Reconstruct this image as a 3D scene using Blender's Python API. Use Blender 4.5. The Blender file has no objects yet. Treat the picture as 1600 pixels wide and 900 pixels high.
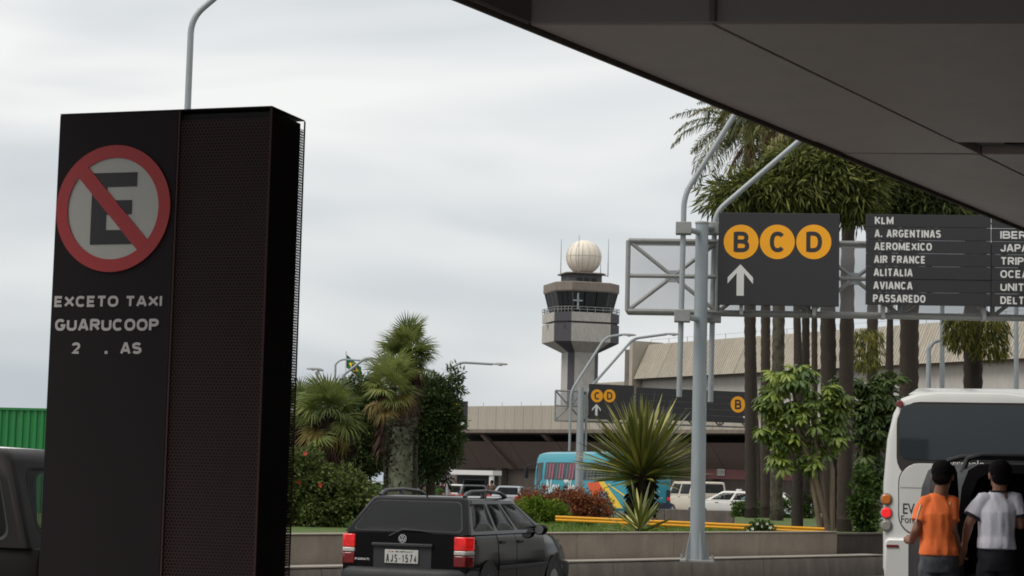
import bpy, bmesh, math, random
from mathutils import Vector, Matrix
R = math.radians
random.seed(7)
sc = bpy.context.scene
col = sc.collection

# ------------------------------------------------------------------ camera, sky, sun, exposure
FPX, CH = 3100.0, 1.6
PITCH, ROLL = math.atan(305 / FPX), R(1.4)
CAM = Vector((0, 0, CH))
FW = Vector((0, math.cos(PITCH), math.sin(PITCH)))
UP0 = Vector((0, -math.sin(PITCH), math.cos(PITCH)))
RT = Vector((1, 0, 0)) * math.cos(ROLL) + UP0 * math.sin(ROLL)
UP = UP0 * math.cos(ROLL) - Vector((1, 0, 0)) * math.sin(ROLL)
cd = bpy.data.cameras.new('camera')
cd.sensor_width = 36; cd.lens = 36 * FPX / 1600; cd.clip_end = 6000; cd.clip_start = 0.1
cam = bpy.data.objects.new('camera', cd); col.objects.link(cam)
cam.matrix_world = Matrix(((RT.x, UP.x, -FW.x, 0), (RT.y, UP.y, -FW.y, 0), (RT.z, UP.z, -FW.z, CH), (0, 0, 0, 1)))
sc.camera = cam

SUN_EL, SUN_AZ = R(52), R(-115)          # azimuth measured from +Y towards +X
w = bpy.data.worlds.new('World'); sc.world = w; w.use_nodes = True
nt = w.node_tree; N = nt.nodes; LK = nt.links
bg = N['Background']; bg.inputs['Strength'].default_value = 0.1
sky = N.new('ShaderNodeTexSky'); sky.sky_type = 'NISHITA'; sky.sun_disc = False
sky.sun_elevation = SUN_EL; sky.sun_rotation = SUN_AZ; sky.air_density = 1.3; sky.dust_density = 3.0
tc = N.new('ShaderNodeTexCoord')
mp = N.new('ShaderNodeMapping'); mp.inputs['Scale'].default_value = (1.9, 1.9, 7.5); mp.inputs['Rotation'].default_value = (0.05, 0.07, 0.6)
n1 = N.new('ShaderNodeTexNoise'); n1.inputs['Scale'].default_value = 1.6; n1.inputs['Detail'].default_value = 3.5; n1.inputs['Roughness'].default_value = 0.45; n1.inputs['Distortion'].default_value = 0.4
cr = N.new('ShaderNodeValToRGB')
cr.color_ramp.elements[0].position = 0.30; cr.color_ramp.elements[0].color = (4.1, 4.55, 5.0, 1)
cr.color_ramp.elements[1].position = 0.66; cr.color_ramp.elements[1].color = (7.9, 7.9, 7.75, 1)
mx = N.new('ShaderNodeMix'); mx.data_type = 'RGBA'; mx.inputs['Factor'].default_value = 0.9
LK.new(tc.outputs['Generated'], mp.inputs['Vector']); LK.new(mp.outputs[0], n1.inputs['Vector'])
sx = N.new('ShaderNodeSeparateXYZ'); LK.new(tc.outputs['Generated'], sx.inputs[0])     # overcast: paler towards the zenith
ge_ = N.new('ShaderNodeMath'); ge_.operation = 'MULTIPLY_ADD'; ge_.inputs[1].default_value = 0.9; ge_.inputs[2].default_value = -0.11; LK.new(sx.outputs['Z'], ge_.inputs[0])
ad = N.new('ShaderNodeMath'); ad.operation = 'ADD'; LK.new(n1.outputs[0], ad.inputs[0]); LK.new(ge_.outputs[0], ad.inputs[1]); LK.new(ad.outputs[0], cr.inputs[0])
LK.new(sky.outputs[0], mx.inputs['A']); LK.new(cr.outputs[0], mx.inputs['B']); LK.new(mx.outputs['Result'], bg.inputs['Color'])

sd = bpy.data.lights.new('sun', 'SUN'); sd.energy = 1.5; sd.angle = R(25); sd.color = (1, .96, .9)
sun = bpy.data.objects.new('sun', sd); col.objects.link(sun)
sdir = Vector((math.sin(SUN_AZ) * math.cos(SUN_EL), math.cos(SUN_AZ) * math.cos(SUN_EL), math.sin(SUN_EL)))
sun.rotation_euler = sdir.to_track_quat('Z', 'Y').to_euler()
sc.view_settings.view_transform = 'Standard'; sc.view_settings.look = 'None'
sc.view_settings.exposure = 0.3; sc.view_settings.gamma = 1
sc.render.engine = 'CYCLES'
sc.cycles.filter_width = 1.8
sc.cycles.use_denoising = True
sc.cycles.max_bounces = 6; sc.cycles.transparent_max_bounces = 16

# ------------------------------------------------------------------ photo geometry -> places
def ray(px, py): return FW + RT * ((px - 800) / FPX) - UP * ((py - 450) / FPX)
def at(px, py, d):
    q = ray(px, py); return CAM + q * (d / q.y)
def onz(px, py, z):
    q = ray(px, py); return CAM + q * ((z - CH) / q.z)
def foot(px, py, d, z=0.0):
    p = at(px, py, d); return Vector((p.x, p.y, z))
class Frame:
    "a vertical working plane: x along the face, y away from the viewer, z up"
    def __init__(s, o, rz):
        s.o = Vector((o[0], o[1], 0)); s.rz = rz
        s.x = Vector((math.cos(rz), math.sin(rz), 0)); s.y = Vector((-math.sin(rz), math.cos(rz), 0))
    def hit(s, px, py, yo=0.0):
        q = ray(px, py); o = s.o + s.y * yo
        p = CAM + q * ((o - CAM).dot(s.y) / q.dot(s.y)) - s.o
        return p.dot(s.x), p.z
    def w(s, x, y, z): return s.o + s.x * x + s.y * y + Vector((0, 0, z))

# ------------------------------------------------------------------ materials
def lin(c):
    return tuple(((v / 255) / 12.92 if v / 255 <= 0.04045 else ((v / 255 + 0.055) / 1.055) ** 2.4) for v in c)
MATS = {}
def mat(name, c, rough=0.6, var=0.12, scale=3.0, bump=0.0, bscale=40.0, metal=0.0, streak=0.0, coat=0.0, rnd=0.0, spec=0.5,
        emit=None, estr=1.0, translucent=0.0, island=0.0, c2=None, stain=0.0):
    if name in MATS: return MATS[name]
    m = bpy.data.materials.new(name); m.use_nodes = True; MATS[name] = m
    t = m.node_tree; n = t.nodes; L = t.links; b = n['Principled BSDF']
    b.inputs['Roughness'].default_value = rough; b.inputs['Metallic'].default_value = metal
    b.inputs['Specular IOR Level'].default_value = spec
    if coat: b.inputs['Coat Weight'].default_value = coat; b.inputs['Coat Roughness'].default_value = 0.06
    if emit: b.inputs['Emission Color'].default_value = (*emit, 1)
    co = n.new('ShaderNodeTexCoord'); nz = n.new('ShaderNodeTexNoise')
    nz.inputs['Scale'].default_value = scale; nz.inputs['Detail'].default_value = 7; nz.inputs['Roughness'].default_value = 0.62
    L.new(co.outputs['Object'], nz.inputs['Vector'])
    val = nz.outputs[0]
    def math_(op, a, bb):
        q = n.new('ShaderNodeMath'); q.operation = op
        for i, v in enumerate((a, bb)):
            if isinstance(v, (int, float)): q.inputs[i].default_value = v
            else: L.new(v, q.inputs[i])
        return q.outputs[0]
    f = math_('ADD', math_('MULTIPLY', math_('SUBTRACT', val, 0.5), 2 * var * 2), 1.0)
    if streak or stain:
        mpn = n.new('ShaderNodeMapping'); mpn.inputs['Scale'].default_value = (2.2, 2.2, 0.5)
        ns = n.new('ShaderNodeTexNoise'); ns.inputs['Scale'].default_value = 1.3; ns.inputs['Detail'].default_value = 5; ns.inputs['Roughness'].default_value = 0.7
        L.new(co.outputs['Object'], mpn.inputs[0]); L.new(mpn.outputs[0], ns.inputs['Vector'])
        f = math_('MULTIPLY', f, math_('ADD', math_('MULTIPLY', math_('SUBTRACT', ns.outputs[0], 0.5), 2 * (streak or stain) * 1.6), 1.0 - (streak or stain) * 0.3))
    if rnd:
        oi = n.new('ShaderNodeObjectInfo')
        f = math_('MULTIPLY', f, math_('ADD', math_('MULTIPLY', math_('SUBTRACT', oi.outputs['Random'], 0.5), 2 * rnd), 1.0))
    if island:
        ge = n.new('ShaderNodeNewGeometry')
        f = math_('MULTIPLY', f, math_('ADD', math_('MULTIPLY', math_('SUBTRACT', ge.outputs['Random Per Island'], 0.5), 2 * island), 1.0))
    hsv = n.new('ShaderNodeHueSaturation'); hsv.inputs['Color'].default_value = (*c, 1)
    if c2:
        mc = n.new('ShaderNodeMix'); mc.data_type = 'RGBA'; mc.inputs['A'].default_value = (*c, 1); mc.inputs['B'].default_value = (*c2, 1)
        if island: L.new(ge.outputs['Random Per Island'], mc.inputs['Factor'])
        elif rnd: L.new(oi.outputs['Random'], mc.inputs['Factor'])
        else:
            rp = n.new('ShaderNodeValToRGB'); rp.color_ramp.elements[0].position = .42; rp.color_ramp.elements[1].position = .58
            L.new(val, rp.inputs[0]); L.new(rp.outputs[0], mc.inputs['Factor'])
        L.new(mc.outputs['Result'], hsv.inputs['Color'])
    L.new(f, hsv.inputs['Value']); L.new(hsv.outputs[0], b.inputs['Base Color'])
    if bump:
        n2 = n.new('ShaderNodeTexNoise'); n2.inputs['Scale'].default_value = bscale; n2.inputs['Detail'].default_value = 4
        L.new(co.outputs['Object'], n2.inputs['Vector'])
        bp = n.new('ShaderNodeBump'); bp.inputs['Strength'].default_value = bump; bp.inputs['Distance'].default_value = 0.02
        L.new(n2.outputs[0], bp.inputs['Height']); L.new(bp.outputs[0], b.inputs['Normal'])
    if emit: L.new(math_('MULTIPLY', math_('MAXIMUM', math_('ADD', math_('MULTIPLY', math_('SUBTRACT', val, 0.5), 3.5), 1.0), 0.25), estr), b.inputs['Emission Strength'])
    if rough > 0.15 and not metal:
        rr = math_('ADD', math_('MULTIPLY', math_('SUBTRACT', val, 0.5), 0.25), rough); L.new(rr, b.inputs['Roughness'])
    if translucent:
        tr = n.new('ShaderNodeBsdfTranslucent'); ms = n.new('ShaderNodeMixShader'); ms.inputs[0].default_value = translucent
        L.new(hsv.outputs[0], tr.inputs['Color']); L.new(b.outputs[0], ms.inputs[1]); L.new(tr.outputs[0], ms.inputs[2])
        L.new(ms.outputs[0], n['Material Output'].inputs['Surface'])
    return m
def glass(name, tint=(0.25, 0.27, 0.28), body=(0.01, 0.01, 0.012), solid=0.35, rough=0.03):
    if name in MATS: return MATS[name]
    m = bpy.data.materials.new(name); m.use_nodes = True; MATS[name] = m
    t = m.node_tree; n = t.nodes; L = t.links; b = n['Principled BSDF']
    b.inputs['Base Color'].default_value = (*body, 1); b.inputs['Roughness'].default_value = rough; b.inputs['IOR'].default_value = 1.5
    tr = n.new('ShaderNodeBsdfTransparent'); tr.inputs[0].default_value = (*tint, 1)
    lw = n.new('ShaderNodeFresnel'); lw.inputs[0].default_value = 1.5
    mm = n.new('ShaderNodeMath'); mm.operation = 'MAXIMUM'; mm.inputs[1].default_value = solid; L.new(lw.outputs[0], mm.inputs[0])
    ms = n.new('ShaderNodeMixShader'); L.new(mm.outputs[0], ms.inputs[0]); L.new(tr.outputs[0], ms.inputs[1]); L.new(b.outputs[0], ms.inputs[2])
    L.new(ms.outputs[0], n['Material Output'].inputs['Surface'])
    return m

CONC = mat('concrete_wall', lin((154, 143, 130)), .85, .18, 1.6, .35, 30, stain=.2)
CONC_D = mat('concrete_dark', lin((116, 107, 99)), .85, .18, 1.2, .3, 30, stain=.4)
CONC_B = mat('concrete_beige', lin((168, 160, 146)), .85, .06, .8, .1, 10, stain=.16, rnd=.05)
STEEL = mat('galvanised_steel', lin((150, 156, 158)), .5, .08, 5, .08, 60, metal=.2)
STEEL_D = mat('weathered_steel', lin((142, 142, 140)), .6, .14, 6, .1, 60, metal=.1)
BLACKP = mat('sign_black', lin((42, 41, 44)), .55, .05, 3)
AMBER = mat('sign_amber', lin((246, 168, 12)), .5, .04, 4)
WHITE = mat('sign_white', lin((215, 214, 210)), .55, .04, 4)
RUB = mat('black_rubber', (.012, .012, .013), .7, .1, 10)
CHROME = mat('bright_metal', (.62, .62, .62), .25, .03, 4, metal=.9)
ASPH = mat('asphalt', (.10, .098, .095), .9, .2, 1.5, .5, 60)
YEL = mat('yellow_paint', lin((226, 160, 20)), .45, .05, 4)

# ------------------------------------------------------------------ mesh building
class MB:
    def __init__(s): s.v = []; s.f = []; s.M = None
    def add(s, vs, fs):
        k = len(s.v)
        if s.M: vs = [s.M @ Vector(p) for p in vs]
        s.v += [tuple(p) for p in vs]; s.f += [tuple(i + k for i in f) for f in fs]; return s
    def box(s, x0, x1, y0, y1, z0, z1):
        return s.add([(x0, y0, z0), (x1, y0, z0), (x1, y1, z0), (x0, y1, z0), (x0, y0, z1), (x1, y0, z1), (x1, y1, z1), (x0, y1, z1)],
                     [(0, 3, 2, 1), (4, 5, 6, 7), (0, 1, 5, 4), (1, 2, 6, 5), (2, 3, 7, 6), (3, 0, 4, 7)])
    def loft(s, rings, caps=True, closed=True):
        n = len(rings[0]); vs = [p for r in rings for p in r]; fs = []
        for i in range(len(rings) - 1):
            for j in range(n if closed else n - 1):
                a, b = i * n + j, i * n + (j + 1) % n; fs.append((a, b, b + n, a + n))
        if caps: fs.append(tuple(range(n - 1, -1, -1))); fs.append(tuple((len(rings) - 1) * n + j for j in range(n)))
        return s.add(vs, fs)
    def tube(s, pts, r, n=8, caps=True):
        pts = [Vector(p) for p in pts]; rings = []
        rs = r if isinstance(r, (list, tuple)) else [r] * len(pts)
        u = None
        for i, p in enumerate(pts):
            d = (pts[min(i + 1, len(pts) - 1)] - pts[max(i - 1, 0)]).normalized()
            if u is None: u = d.cross(Vector((0, 0, 1)) if abs(d.z) < .9 else Vector((0, 1, 0))).normalized()
            u = (u - d * u.dot(d)).normalized(); v = d.cross(u)
            rings.append([p + (u * math.cos(2 * math.pi * k / n) + v * math.sin(2 * math.pi * k / n)) * rs[i] for k in range(n)])
        return s.loft(rings, caps)
    def prism(s, poly, y0, y1):
        "polygon in x,z extruded along y"
        n = len(poly)
        return s.add([(x, y0, z) for x, z in poly] + [(x, y1, z) for x, z in poly],
                     [tuple(range(n)), tuple(range(2 * n - 1, n - 1, -1))] + [(j, j + n, (j + 1) % n + n, (j + 1) % n) for j in range(n)])
    def slab(s, poly, z0, z1):
        n = len(poly)
        return s.add([(p[0], p[1], z0) for p in poly] + [(p[0], p[1], z1) for p in poly],
                     [tuple(range(n - 1, -1, -1)), tuple(range(n, 2 * n))] + [(j, (j + 1) % n, (j + 1) % n + n, j + n) for j in range(n)])
    def ell(s, c, r, nu=16, nv=10, M=None):
        rings = []
        for i in range(1, nv):
            a = math.pi * i / nv - math.pi / 2
            rings.append([Vector((r[0] * math.cos(a) * math.cos(2 * math.pi * k / nu), r[1] * math.cos(a) * math.sin(2 * math.pi * k / nu), r[2] * math.sin(a))) for k in range(nu)])
        rings = [[(M @ p if M else p) + Vector(c) for p in q] for q in rings]
        return s.loft(rings)
    def disc(s, cx, cz, r, y0, y1, n=40):
        return s.prism([(cx + r * math.cos(2 * math.pi * k / n), cz + r * math.sin(2 * math.pi * k / n)) for k in range(n)], y0, y1)
    def ringdisc(s, cx, cz, r0, r1, y0, y1, n=48):
        vs = []
        for y in (y0, y1):
            for r in (r0, r1): vs += [(cx + r * math.cos(2 * math.pi * k / n), y, cz + r * math.sin(2 * math.pi * k / n)) for k in range(n)]
        fs = []
        for k in range(n):
            q = (k + 1) % n
            fs += [(k, q, q + n, k + n)[::-1], (k + 2 * n, q + 2 * n, q + 3 * n, k + 3 * n), (k + n, q + n, q + 3 * n, k + 3 * n), (k, k + 2 * n, q + 2 * n, q)]
        return s.add(vs, fs)
    def mesh(s, name, smooth=True, ang=40):
        me = bpy.data.meshes.new(name); me.from_pydata(s.v, [], s.f)
        if smooth and len(s.f) < 4000:
            bm = bmesh.new(); bm.from_mesh(me); bmesh.ops.remove_doubles(bm, verts=bm.verts, dist=1e-5); bmesh.ops.recalc_face_normals(bm, faces=bm.faces); bm.to_mesh(me); bm.free()
        me.update()
        if smooth:
            me.polygons.foreach_set('use_smooth', [True] * len(me.polygons))
            me.set_sharp_from_angle(angle=R(ang))
        return me
def obj(name, m, material, parent=None, loc=None, rot=None, bevel=0, smooth=True, ang=40, kind=None, scale=None, label=None):
    me = m.mesh(name, smooth, ang) if isinstance(m, MB) else m
    o = bpy.data.objects.new(name, me); col.objects.link(o)
    if material and not me.materials: me.materials.append(material)
    if parent: o.parent = parent
    if loc is not None: o.location = loc
    if rot is not None: o.rotation_euler = rot
    if scale is not None: o.scale = scale
    if bevel:
        b = o.modifiers.new('bevel', 'BEVEL'); b.width = bevel; b.segments = 2; b.limit_method = 'ANGLE'; b.angle_limit = R(40); b.harden_normals = False
    if kind: o['kind'] = kind
    if label: o['label'] = label
    return o
def tag(o, label, cat, group=None, kind=None):
    if label: o['label'] = label
    if cat: o['category'] = cat
    if group: o['group'] = group
    if kind: o['kind'] = kind
    return o
def thing(name, label, cat, loc=(0, 0, 0), rz=0, group=None):
    o = bpy.data.objects.new(name, None); col.objects.link(o); o.location = loc; o.rotation_euler = (0, 0, rz); o.empty_display_size = .3
    return tag(o, label, cat, group)
def text(s, box, y, material, parent, name='lettering', bold=.0, ext=.002, shear=0, keep=False):
    "lettering filling box (x0,x1,z0,z1) on the plane y, read from -y"
    cu = bpy.data.curves.new(name, 'FONT'); cu.body = s; cu.size = 1; cu.offset = bold; cu.resolution_u = 3; cu.shear = shear
    o = bpy.data.objects.new(name, cu); col.objects.link(o)
    me = bpy.data.meshes.new_from_object(o.evaluated_get(bpy.context.evaluated_depsgraph_get()))
    bpy.data.objects.remove(o); bpy.data.curves.remove(cu)
    xs = [v.co.x for v in me.vertices]; zs = [v.co.y for v in me.vertices]
    x0, x1, z0, z1 = box; ax, bx, az, bz = min(xs), max(xs), min(zs), max(zs)
    n = len(me.polygons); vs = [(x0 + (v.co.x - ax) / (bx - ax) * (x1 - x0), y, z0 + (v.co.y - az) / (bz - az) * (z1 - z0)) for v in me.vertices]
    fs = [tuple(p.vertices) for p in me.polygons]
    m = MB().add(vs, fs); bpy.data.meshes.remove(me)
    return obj(name, m, material, parent, smooth=False)
def lerp(a, b, t): return a + (b - a) * t
def V(*a): return Vector(a)

# ------------------------------------------------------------------ bold sign lettering drawn with strokes
def arc(cx, cy, rx, ry, a0, a1, n=12, p=.85):
    o = []
    for i in range(n + 1):
        a = R(lerp(a0, a1, i / n)); c, q = math.cos(a), math.sin(a)
        o.append((cx + rx * math.copysign(abs(c) ** p, c), cy + ry * math.copysign(abs(q) ** p, q)))
    return o
GL = {'A': (.66, [[(0, -.1), (.42, 1), (.58, 1), (1, -.1)], [(.2, .25), (.8, .25)]]),
 'B': (.6, [[(0, -.1), (0, 1.1)], [(0, 1), (.5, 1)] + arc(.5, .76, .42, .24, 90, -90) + [(0, .52)], [(.5, .52)] + arc(.5, .26, .5, .26, 90, -90) + [(0, 0)]]),
 'C': (.62, [arc(.5, .5, .5, .5, 42, 318, 20)]), 'D': (.62, [[(0, -.1), (0, 1.1)], [(0, 1), (.4, 1)] + arc(.4, .5, .6, .5, 90, -90, 16) + [(0, 0)]]),
 'E': (.5, [[(1, 1), (0, 1), (0, 0), (1, 0)], [(0, .5), (.9, .5)]]), 'F': (.48, [[(1, 1), (0, 1), (0, 0)], [(0, .5), (.85, .5)]]),
 'G': (.64, [arc(.5, .5, .5, .5, 42, 330, 20) + [(1, .42), (.55, .42)]]), 'I': (.001, [[(0, -.1), (0, 1.1)]]),
 'J': (.45, [[(1, 1), (1, .28)] + arc(.5, .28, .5, .28, 0, -180, 8)]), 'K': (.62, [[(0, -.1), (0, 1.1)], [(1, 1), (.08, .42)], [(.3, .58), (1, 0)]]),
 'L': (.46, [[(0, 1), (0, 0), (1, 0)]]), 'M': (.8, [[(0, -.1), (0, 1.1)], [(0, 1), (.5, .1), (1, 1)], [(1, 1.1), (1, -.1)]]), 'N': (.6, [[(0, -.1), (0, 1.1)], [(0, 1), (1, 0)], [(1, -.1), (1, 1.1)]]),
 'O': (.66, [arc(.5, .5, .5, .5, 90, 450, 24)]), 'P': (.56, [[(0, -.1), (0, 1.1)], [(0, 1), (.5, 1)] + arc(.5, .73, .5, .27, 90, -90) + [(0, .46)]]),
 'R': (.6, [[(0, -.1), (0, 1.1)], [(0, 1), (.5, 1)] + arc(.5, .74, .47, .26, 90, -90) + [(0, .48)], [(.45, .48), (1, 0)]]),
 'S': (.58, [arc(.5, .755, .48, .245, 25, 250, 10)[:-1] + arc(.5, .255, .5, .255, 75, -155, 10)]), 'T': (.6, [[(0, 1), (1, 1)], [(.5, 1), (.5, -.1)]]),
 'U': (.6, [[(0, 1), (0, .3)] + arc(.5, .3, .5, .3, 180, 360, 10) + [(1, 1)]]), 'V': (.62, [[(0, 1.1), (.42, 0), (.58, 0), (1, 1.1)]]), 'X': (.66, [[(0, 1), (1, 0)], [(0, 0), (1, 1)]]),
 '2': (.55, [arc(.5, .73, .5, .27, 170, -35, 10) + [(0, 0), (1, 0)]]), '1': (.3, [[(0, .78), (.8, 1), (.8, 0)]]), '5': (.55, [[(.95, 1), (.12, 1), (.04, .52)] + arc(.5, .31, .5, .31, 130, -155, 10)]),
 '7': (.55, [[(0, 1), (1, 1), (.35, 0)]]), '4': (.58, [[(.78, 0), (.78, 1), (0, .28), (1, .28)]]), '-': (.28, [[(0, .45), (1, .45)]]), '.': (.001, [[(0, -.1), (0, .12)]]), ' ': (.2, [])}
def strip(m, pts, t, y):
    pts = [p for i, p in enumerate(pts) if i == 0 or abs(p[0] - pts[i - 1][0]) + abs(p[1] - pts[i - 1][1]) > 1e-7]
    n = len(pts); closed = n > 3 and abs(pts[0][0] - pts[-1][0]) + abs(pts[0][1] - pts[-1][1]) < 1e-6; L_, R__ = [], []
    for i, p in enumerate(pts):
        a = pts[i - 1] if i else (pts[-2] if closed else None); c = pts[i + 1] if i < n - 1 else (pts[1] if closed else None)
        ds = [V(q[0] - o[0], q[1] - o[1], 0).normalized() for o, q in ((a, p), (p, c)) if o is not None and q is not None and (abs(o[0] - q[0]) + abs(o[1] - q[1])) > 1e-7]
        nn = sum((V(-d.y, d.x, 0) for d in ds), V(0, 0, 0)).normalized(); k = 1 / max(.45, nn.dot(V(-ds[0].y, ds[0].x, 0)))
        L_.append((p[0] + nn.x * t * k, y, p[1] + nn.y * t * k)); R__.append((p[0] - nn.x * t * k, y, p[1] - nn.y * t * k))
    m.add(R__ + L_, [(i, i + 1, n + i + 1, n + i) for i in range(n - 1)])
def btext(s, box, y, material, parent, name='lettering', t=.19, gap=.1):
    "bold capitals filling box (x0,x1,z0,z1) on plane y"
    x0, x1, z0, z1 = box; h = z1 - z0; st = t * h; g_ = gap * h; n = len(s)
    wsum = sum(GL[c][0] for c in s); sc_ = (x1 - x0 - n * st - (n - 1) * g_) / max(wsum, .01)
    if sc_ < .25 * h: sc_ = .25 * h; st = (x1 - x0 - (n - 1) * g_ - wsum * sc_) / n
    x = x0; m = MB(); q = 0
    for c in s:
        w_ = GL[c][0] * sc_ + st
        for pl in GL[c][1]:
            P = [(x + st / 2 + u * (w_ - st), z0 + st / 2 + v * (h - st)) for u, v in pl]; k = len(m.v)
            strip(m, P, st / 2, y - .00012 * q); q += 1
            m.v[k:] = [(min(max(a, x - st * .1), x + w_ + st * .1), b, min(max(c_, z0), z1)) for a, b, c_ in m.v[k:]]
        x += w_ + g_
    return obj(name, m, material, parent, smooth=False)
# ================================================================== ground and lawn
g = MB(); S_ = 2500
g.add([(-S_, -S_, 0), (S_, -S_, 0), (S_, S_, 0), (-S_, S_, 0)], [(0, 1, 2, 3)])
tag(obj('ground', g, ASPH), 'grey asphalt road surface running under the vehicles', 'ground', kind='structure')

# ---- low concrete walls in front of the planted island
def wline(px, z=.38): return onz(px, 888 - (px - 450) * 20 / 930, z)
WA, WB = wline(100), wline(1390)
wd = (WB - WA).normalized(); wn = V(-wd.y, wd.x, 0); wl = (WB - WA).length
wrz = math.atan2(wd.y, wd.x)
kb = thing('kerb_barrier', 'low stained concrete kerb barrier along the road in front of the planter', 'barrier', (WA.x, WA.y, 0), wrz)
m = MB(); nseg = 9
for k in range(nseg):
    a, b = wl * k / nseg + .006, wl * (k + 1) / nseg - .006
    m = MB().prism([(0, 0), (0, 0)], 0, 0) if False else MB()
    m.add([(a, 0, 0), (b, 0, 0), (b, .03, .33), (a, .03, .33), (a, .06, .36), (b, .06, .36), (b, .55, .37), (a, .55, .37), (a, .55, 0), (b, .55, 0)],
          [(0, 1, 2, 3), (3, 2, 5, 4), (4, 5, 6, 7), (7, 6, 9, 8), (0, 3, 4, 7, 8), (1, 9, 6, 5, 2)])
    obj('kerb_block', m, CONC_D, kb)
m = MB()
for k in range(nseg): m.box(wl * k / nseg + .004, wl * (k + 1) / nseg - .004, .045, .56, .372, .392)
obj('kerb_cap', m, mat('kerb_cap', lin((158, 150, 140)), .85, .15, 2, .3, 40, stain=.2), kb)
pw = thing('planter_wall', 'pale concrete planter wall with flat top behind the kerb barrier', 'wall', (WA.x, WA.y, 0), wrz)
xe = (at(1352, 850, 38.3) - WA).dot(wd)
for k in range(7):
    a, b = xe * k / 7 + .004, xe * (k + 1) / 7 - .004
    obj('wall_block', MB().box(a, b, .62, .84, 0, .80), CONC, pw, bevel=.012)
obj('wall_cap', MB().box(-.0, xe + .01, .60, .86, .801, .825), mat('wall_cap', lin((150, 142, 130)), .85, .12, 3, .3, 40), pw, bevel=.008)
rw = thing('return_wall', 'stained end of the planter wall with shade painted in, beside the white coach', 'wall', (WA.x, WA.y, 0), wrz)
obj('wall_face', MB().box(xe + .02, xe + 5.5, .70, .86, 0, .76), mat('concrete_shaded_stained', lin((86, 78, 72)), .9, .2, 1.5, .3, 30, stain=.5), rw, bevel=.01)  # shade of the turned-away face put into a darker colour, plus stains
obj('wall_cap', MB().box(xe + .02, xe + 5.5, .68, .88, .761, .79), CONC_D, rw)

lawn_pts = [WA + wn * .84 - wd * 3, WA + wd * (xe + 5) + wn * .84 + wd * .4]
fa = [foot(1560, 780, 64), foot(1215, 780, 68), foot(1150, 780, 66), foot(1148, 780, 50), foot(975, 780, 49), foot(965, 780, 58), foot(300, 780, 58), foot(-200, 780, 48)]
poly = [(p.x, p.y) for p in lawn_pts] + [(p.x, p.y) for p in fa]
GRASS = mat('lawn_grass', lin((88, 104, 42)), .9, .3, 2.5, .6, 90, c2=lin((58, 82, 30)))
tag(obj('lawn', MB().slab(poly, 0, .74), GRASS), 'green lawn of the planted traffic island', 'lawn', kind='structure')
# grass blades near the wall top
m = MB()
for k in range(9000):
    u = random.uniform(10, wl); v = .9 + random.random() ** 1.5 * 9
    p = WA + wd * u + wn * v
    a = random.uniform(0, 6.28); h = random.uniform(.04, .10); b = random.uniform(.008, .014)
    m.add([(p.x - b * math.cos(a), p.y - b * math.sin(a), .735), (p.x + b * math.cos(a), p.y + b * math.sin(a), .735), (p.x + random.gauss(0, .03), p.y + random.gauss(0, .03), .74 + h)], [(0, 1, 2)])
tag(obj('grass', m, mat('grass_blades', lin((96, 120, 44)), .8, .2, 2, island=.3, translucent=.2), smooth=False), 'short grass blades along the top of the planter wall', 'grass', kind='stuff')

# ================================================================== overhead deck (upper roadway of the near terminal)
H = 4.6; S0 = -11
E1, E2 = onz(715, -6, H), onz(1600, 357, H)
ce = (E2 - E1).normalized(); cn = V(ce.y, -ce.x, 0); crz = math.atan2(ce.y, ce.x)
dk = thing('overhead_deck', 'dark grey panelled underside of the elevated roadway across the top right', 'overpass', (E1.x, E1.y, 0), crz)
def st(px, py, z=H):
    p = onz(px, py, z) - E1; return p.dot(ce), p.dot(cn)
def dl(s, t): return (s, -t)              # local x,y of the deck
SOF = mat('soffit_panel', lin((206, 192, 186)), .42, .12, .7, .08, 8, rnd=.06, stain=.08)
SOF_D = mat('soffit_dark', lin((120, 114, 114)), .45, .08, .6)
a1, a2 = st(830, 39), st(1120, 38); kx = (a2[0] - a1[0]) / (a2[1] - a1[1])     # slant of the cross joints
b1 = st(1250, 222); b2 = st(1290, 240)
q1, q2 = st(1124, 42), st(1485, 219); tse = (q1[1] + q2[1]) / 2                # seam along the deck
tb = a1[1]
def cross(s0t, t): return s0t[0] + (t - s0t[1]) * kx
def panel(tA, tB, c0, c1, z=H, th=.12, material=SOF, name='soffit_panel', gp=.012):
    sA0, sA1, sB0, sB1 = [cross(c0, tA) if c0 else S0, cross(c1, tA) if c1 else 70, cross(c0, tB) if c0 else S0, cross(c1, tB) if c1 else 70]
    P = [dl(sA0 + gp, tA + gp), dl(sA1 - gp, tA + gp), dl(sB1 - gp, tB - gp), dl(sB0 + gp, tB - gp)][::-1]
    return obj(name, MB().slab(P, z, z + th), material, dk, bevel=.006)
TD = 24
b3 = (b2[0] + 9, b2[1]); b4 = (b2[0] + 18, b2[1]); b5 = (b2[0] + 27, b2[1])
panel(.0, tse, a1, b1); panel(tse, 2 * tse + 1.2, a1, b1)
panel(2 * tse + 1.2, TD, a1, b1)
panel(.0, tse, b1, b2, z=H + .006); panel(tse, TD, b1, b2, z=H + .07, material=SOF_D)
for ca, cb in ((b2, b3), (b3, b4), (b4, b5), (b5, None)):
    panel(.0, tse, ca, cb); panel(tse, TD, ca, cb)
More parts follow.
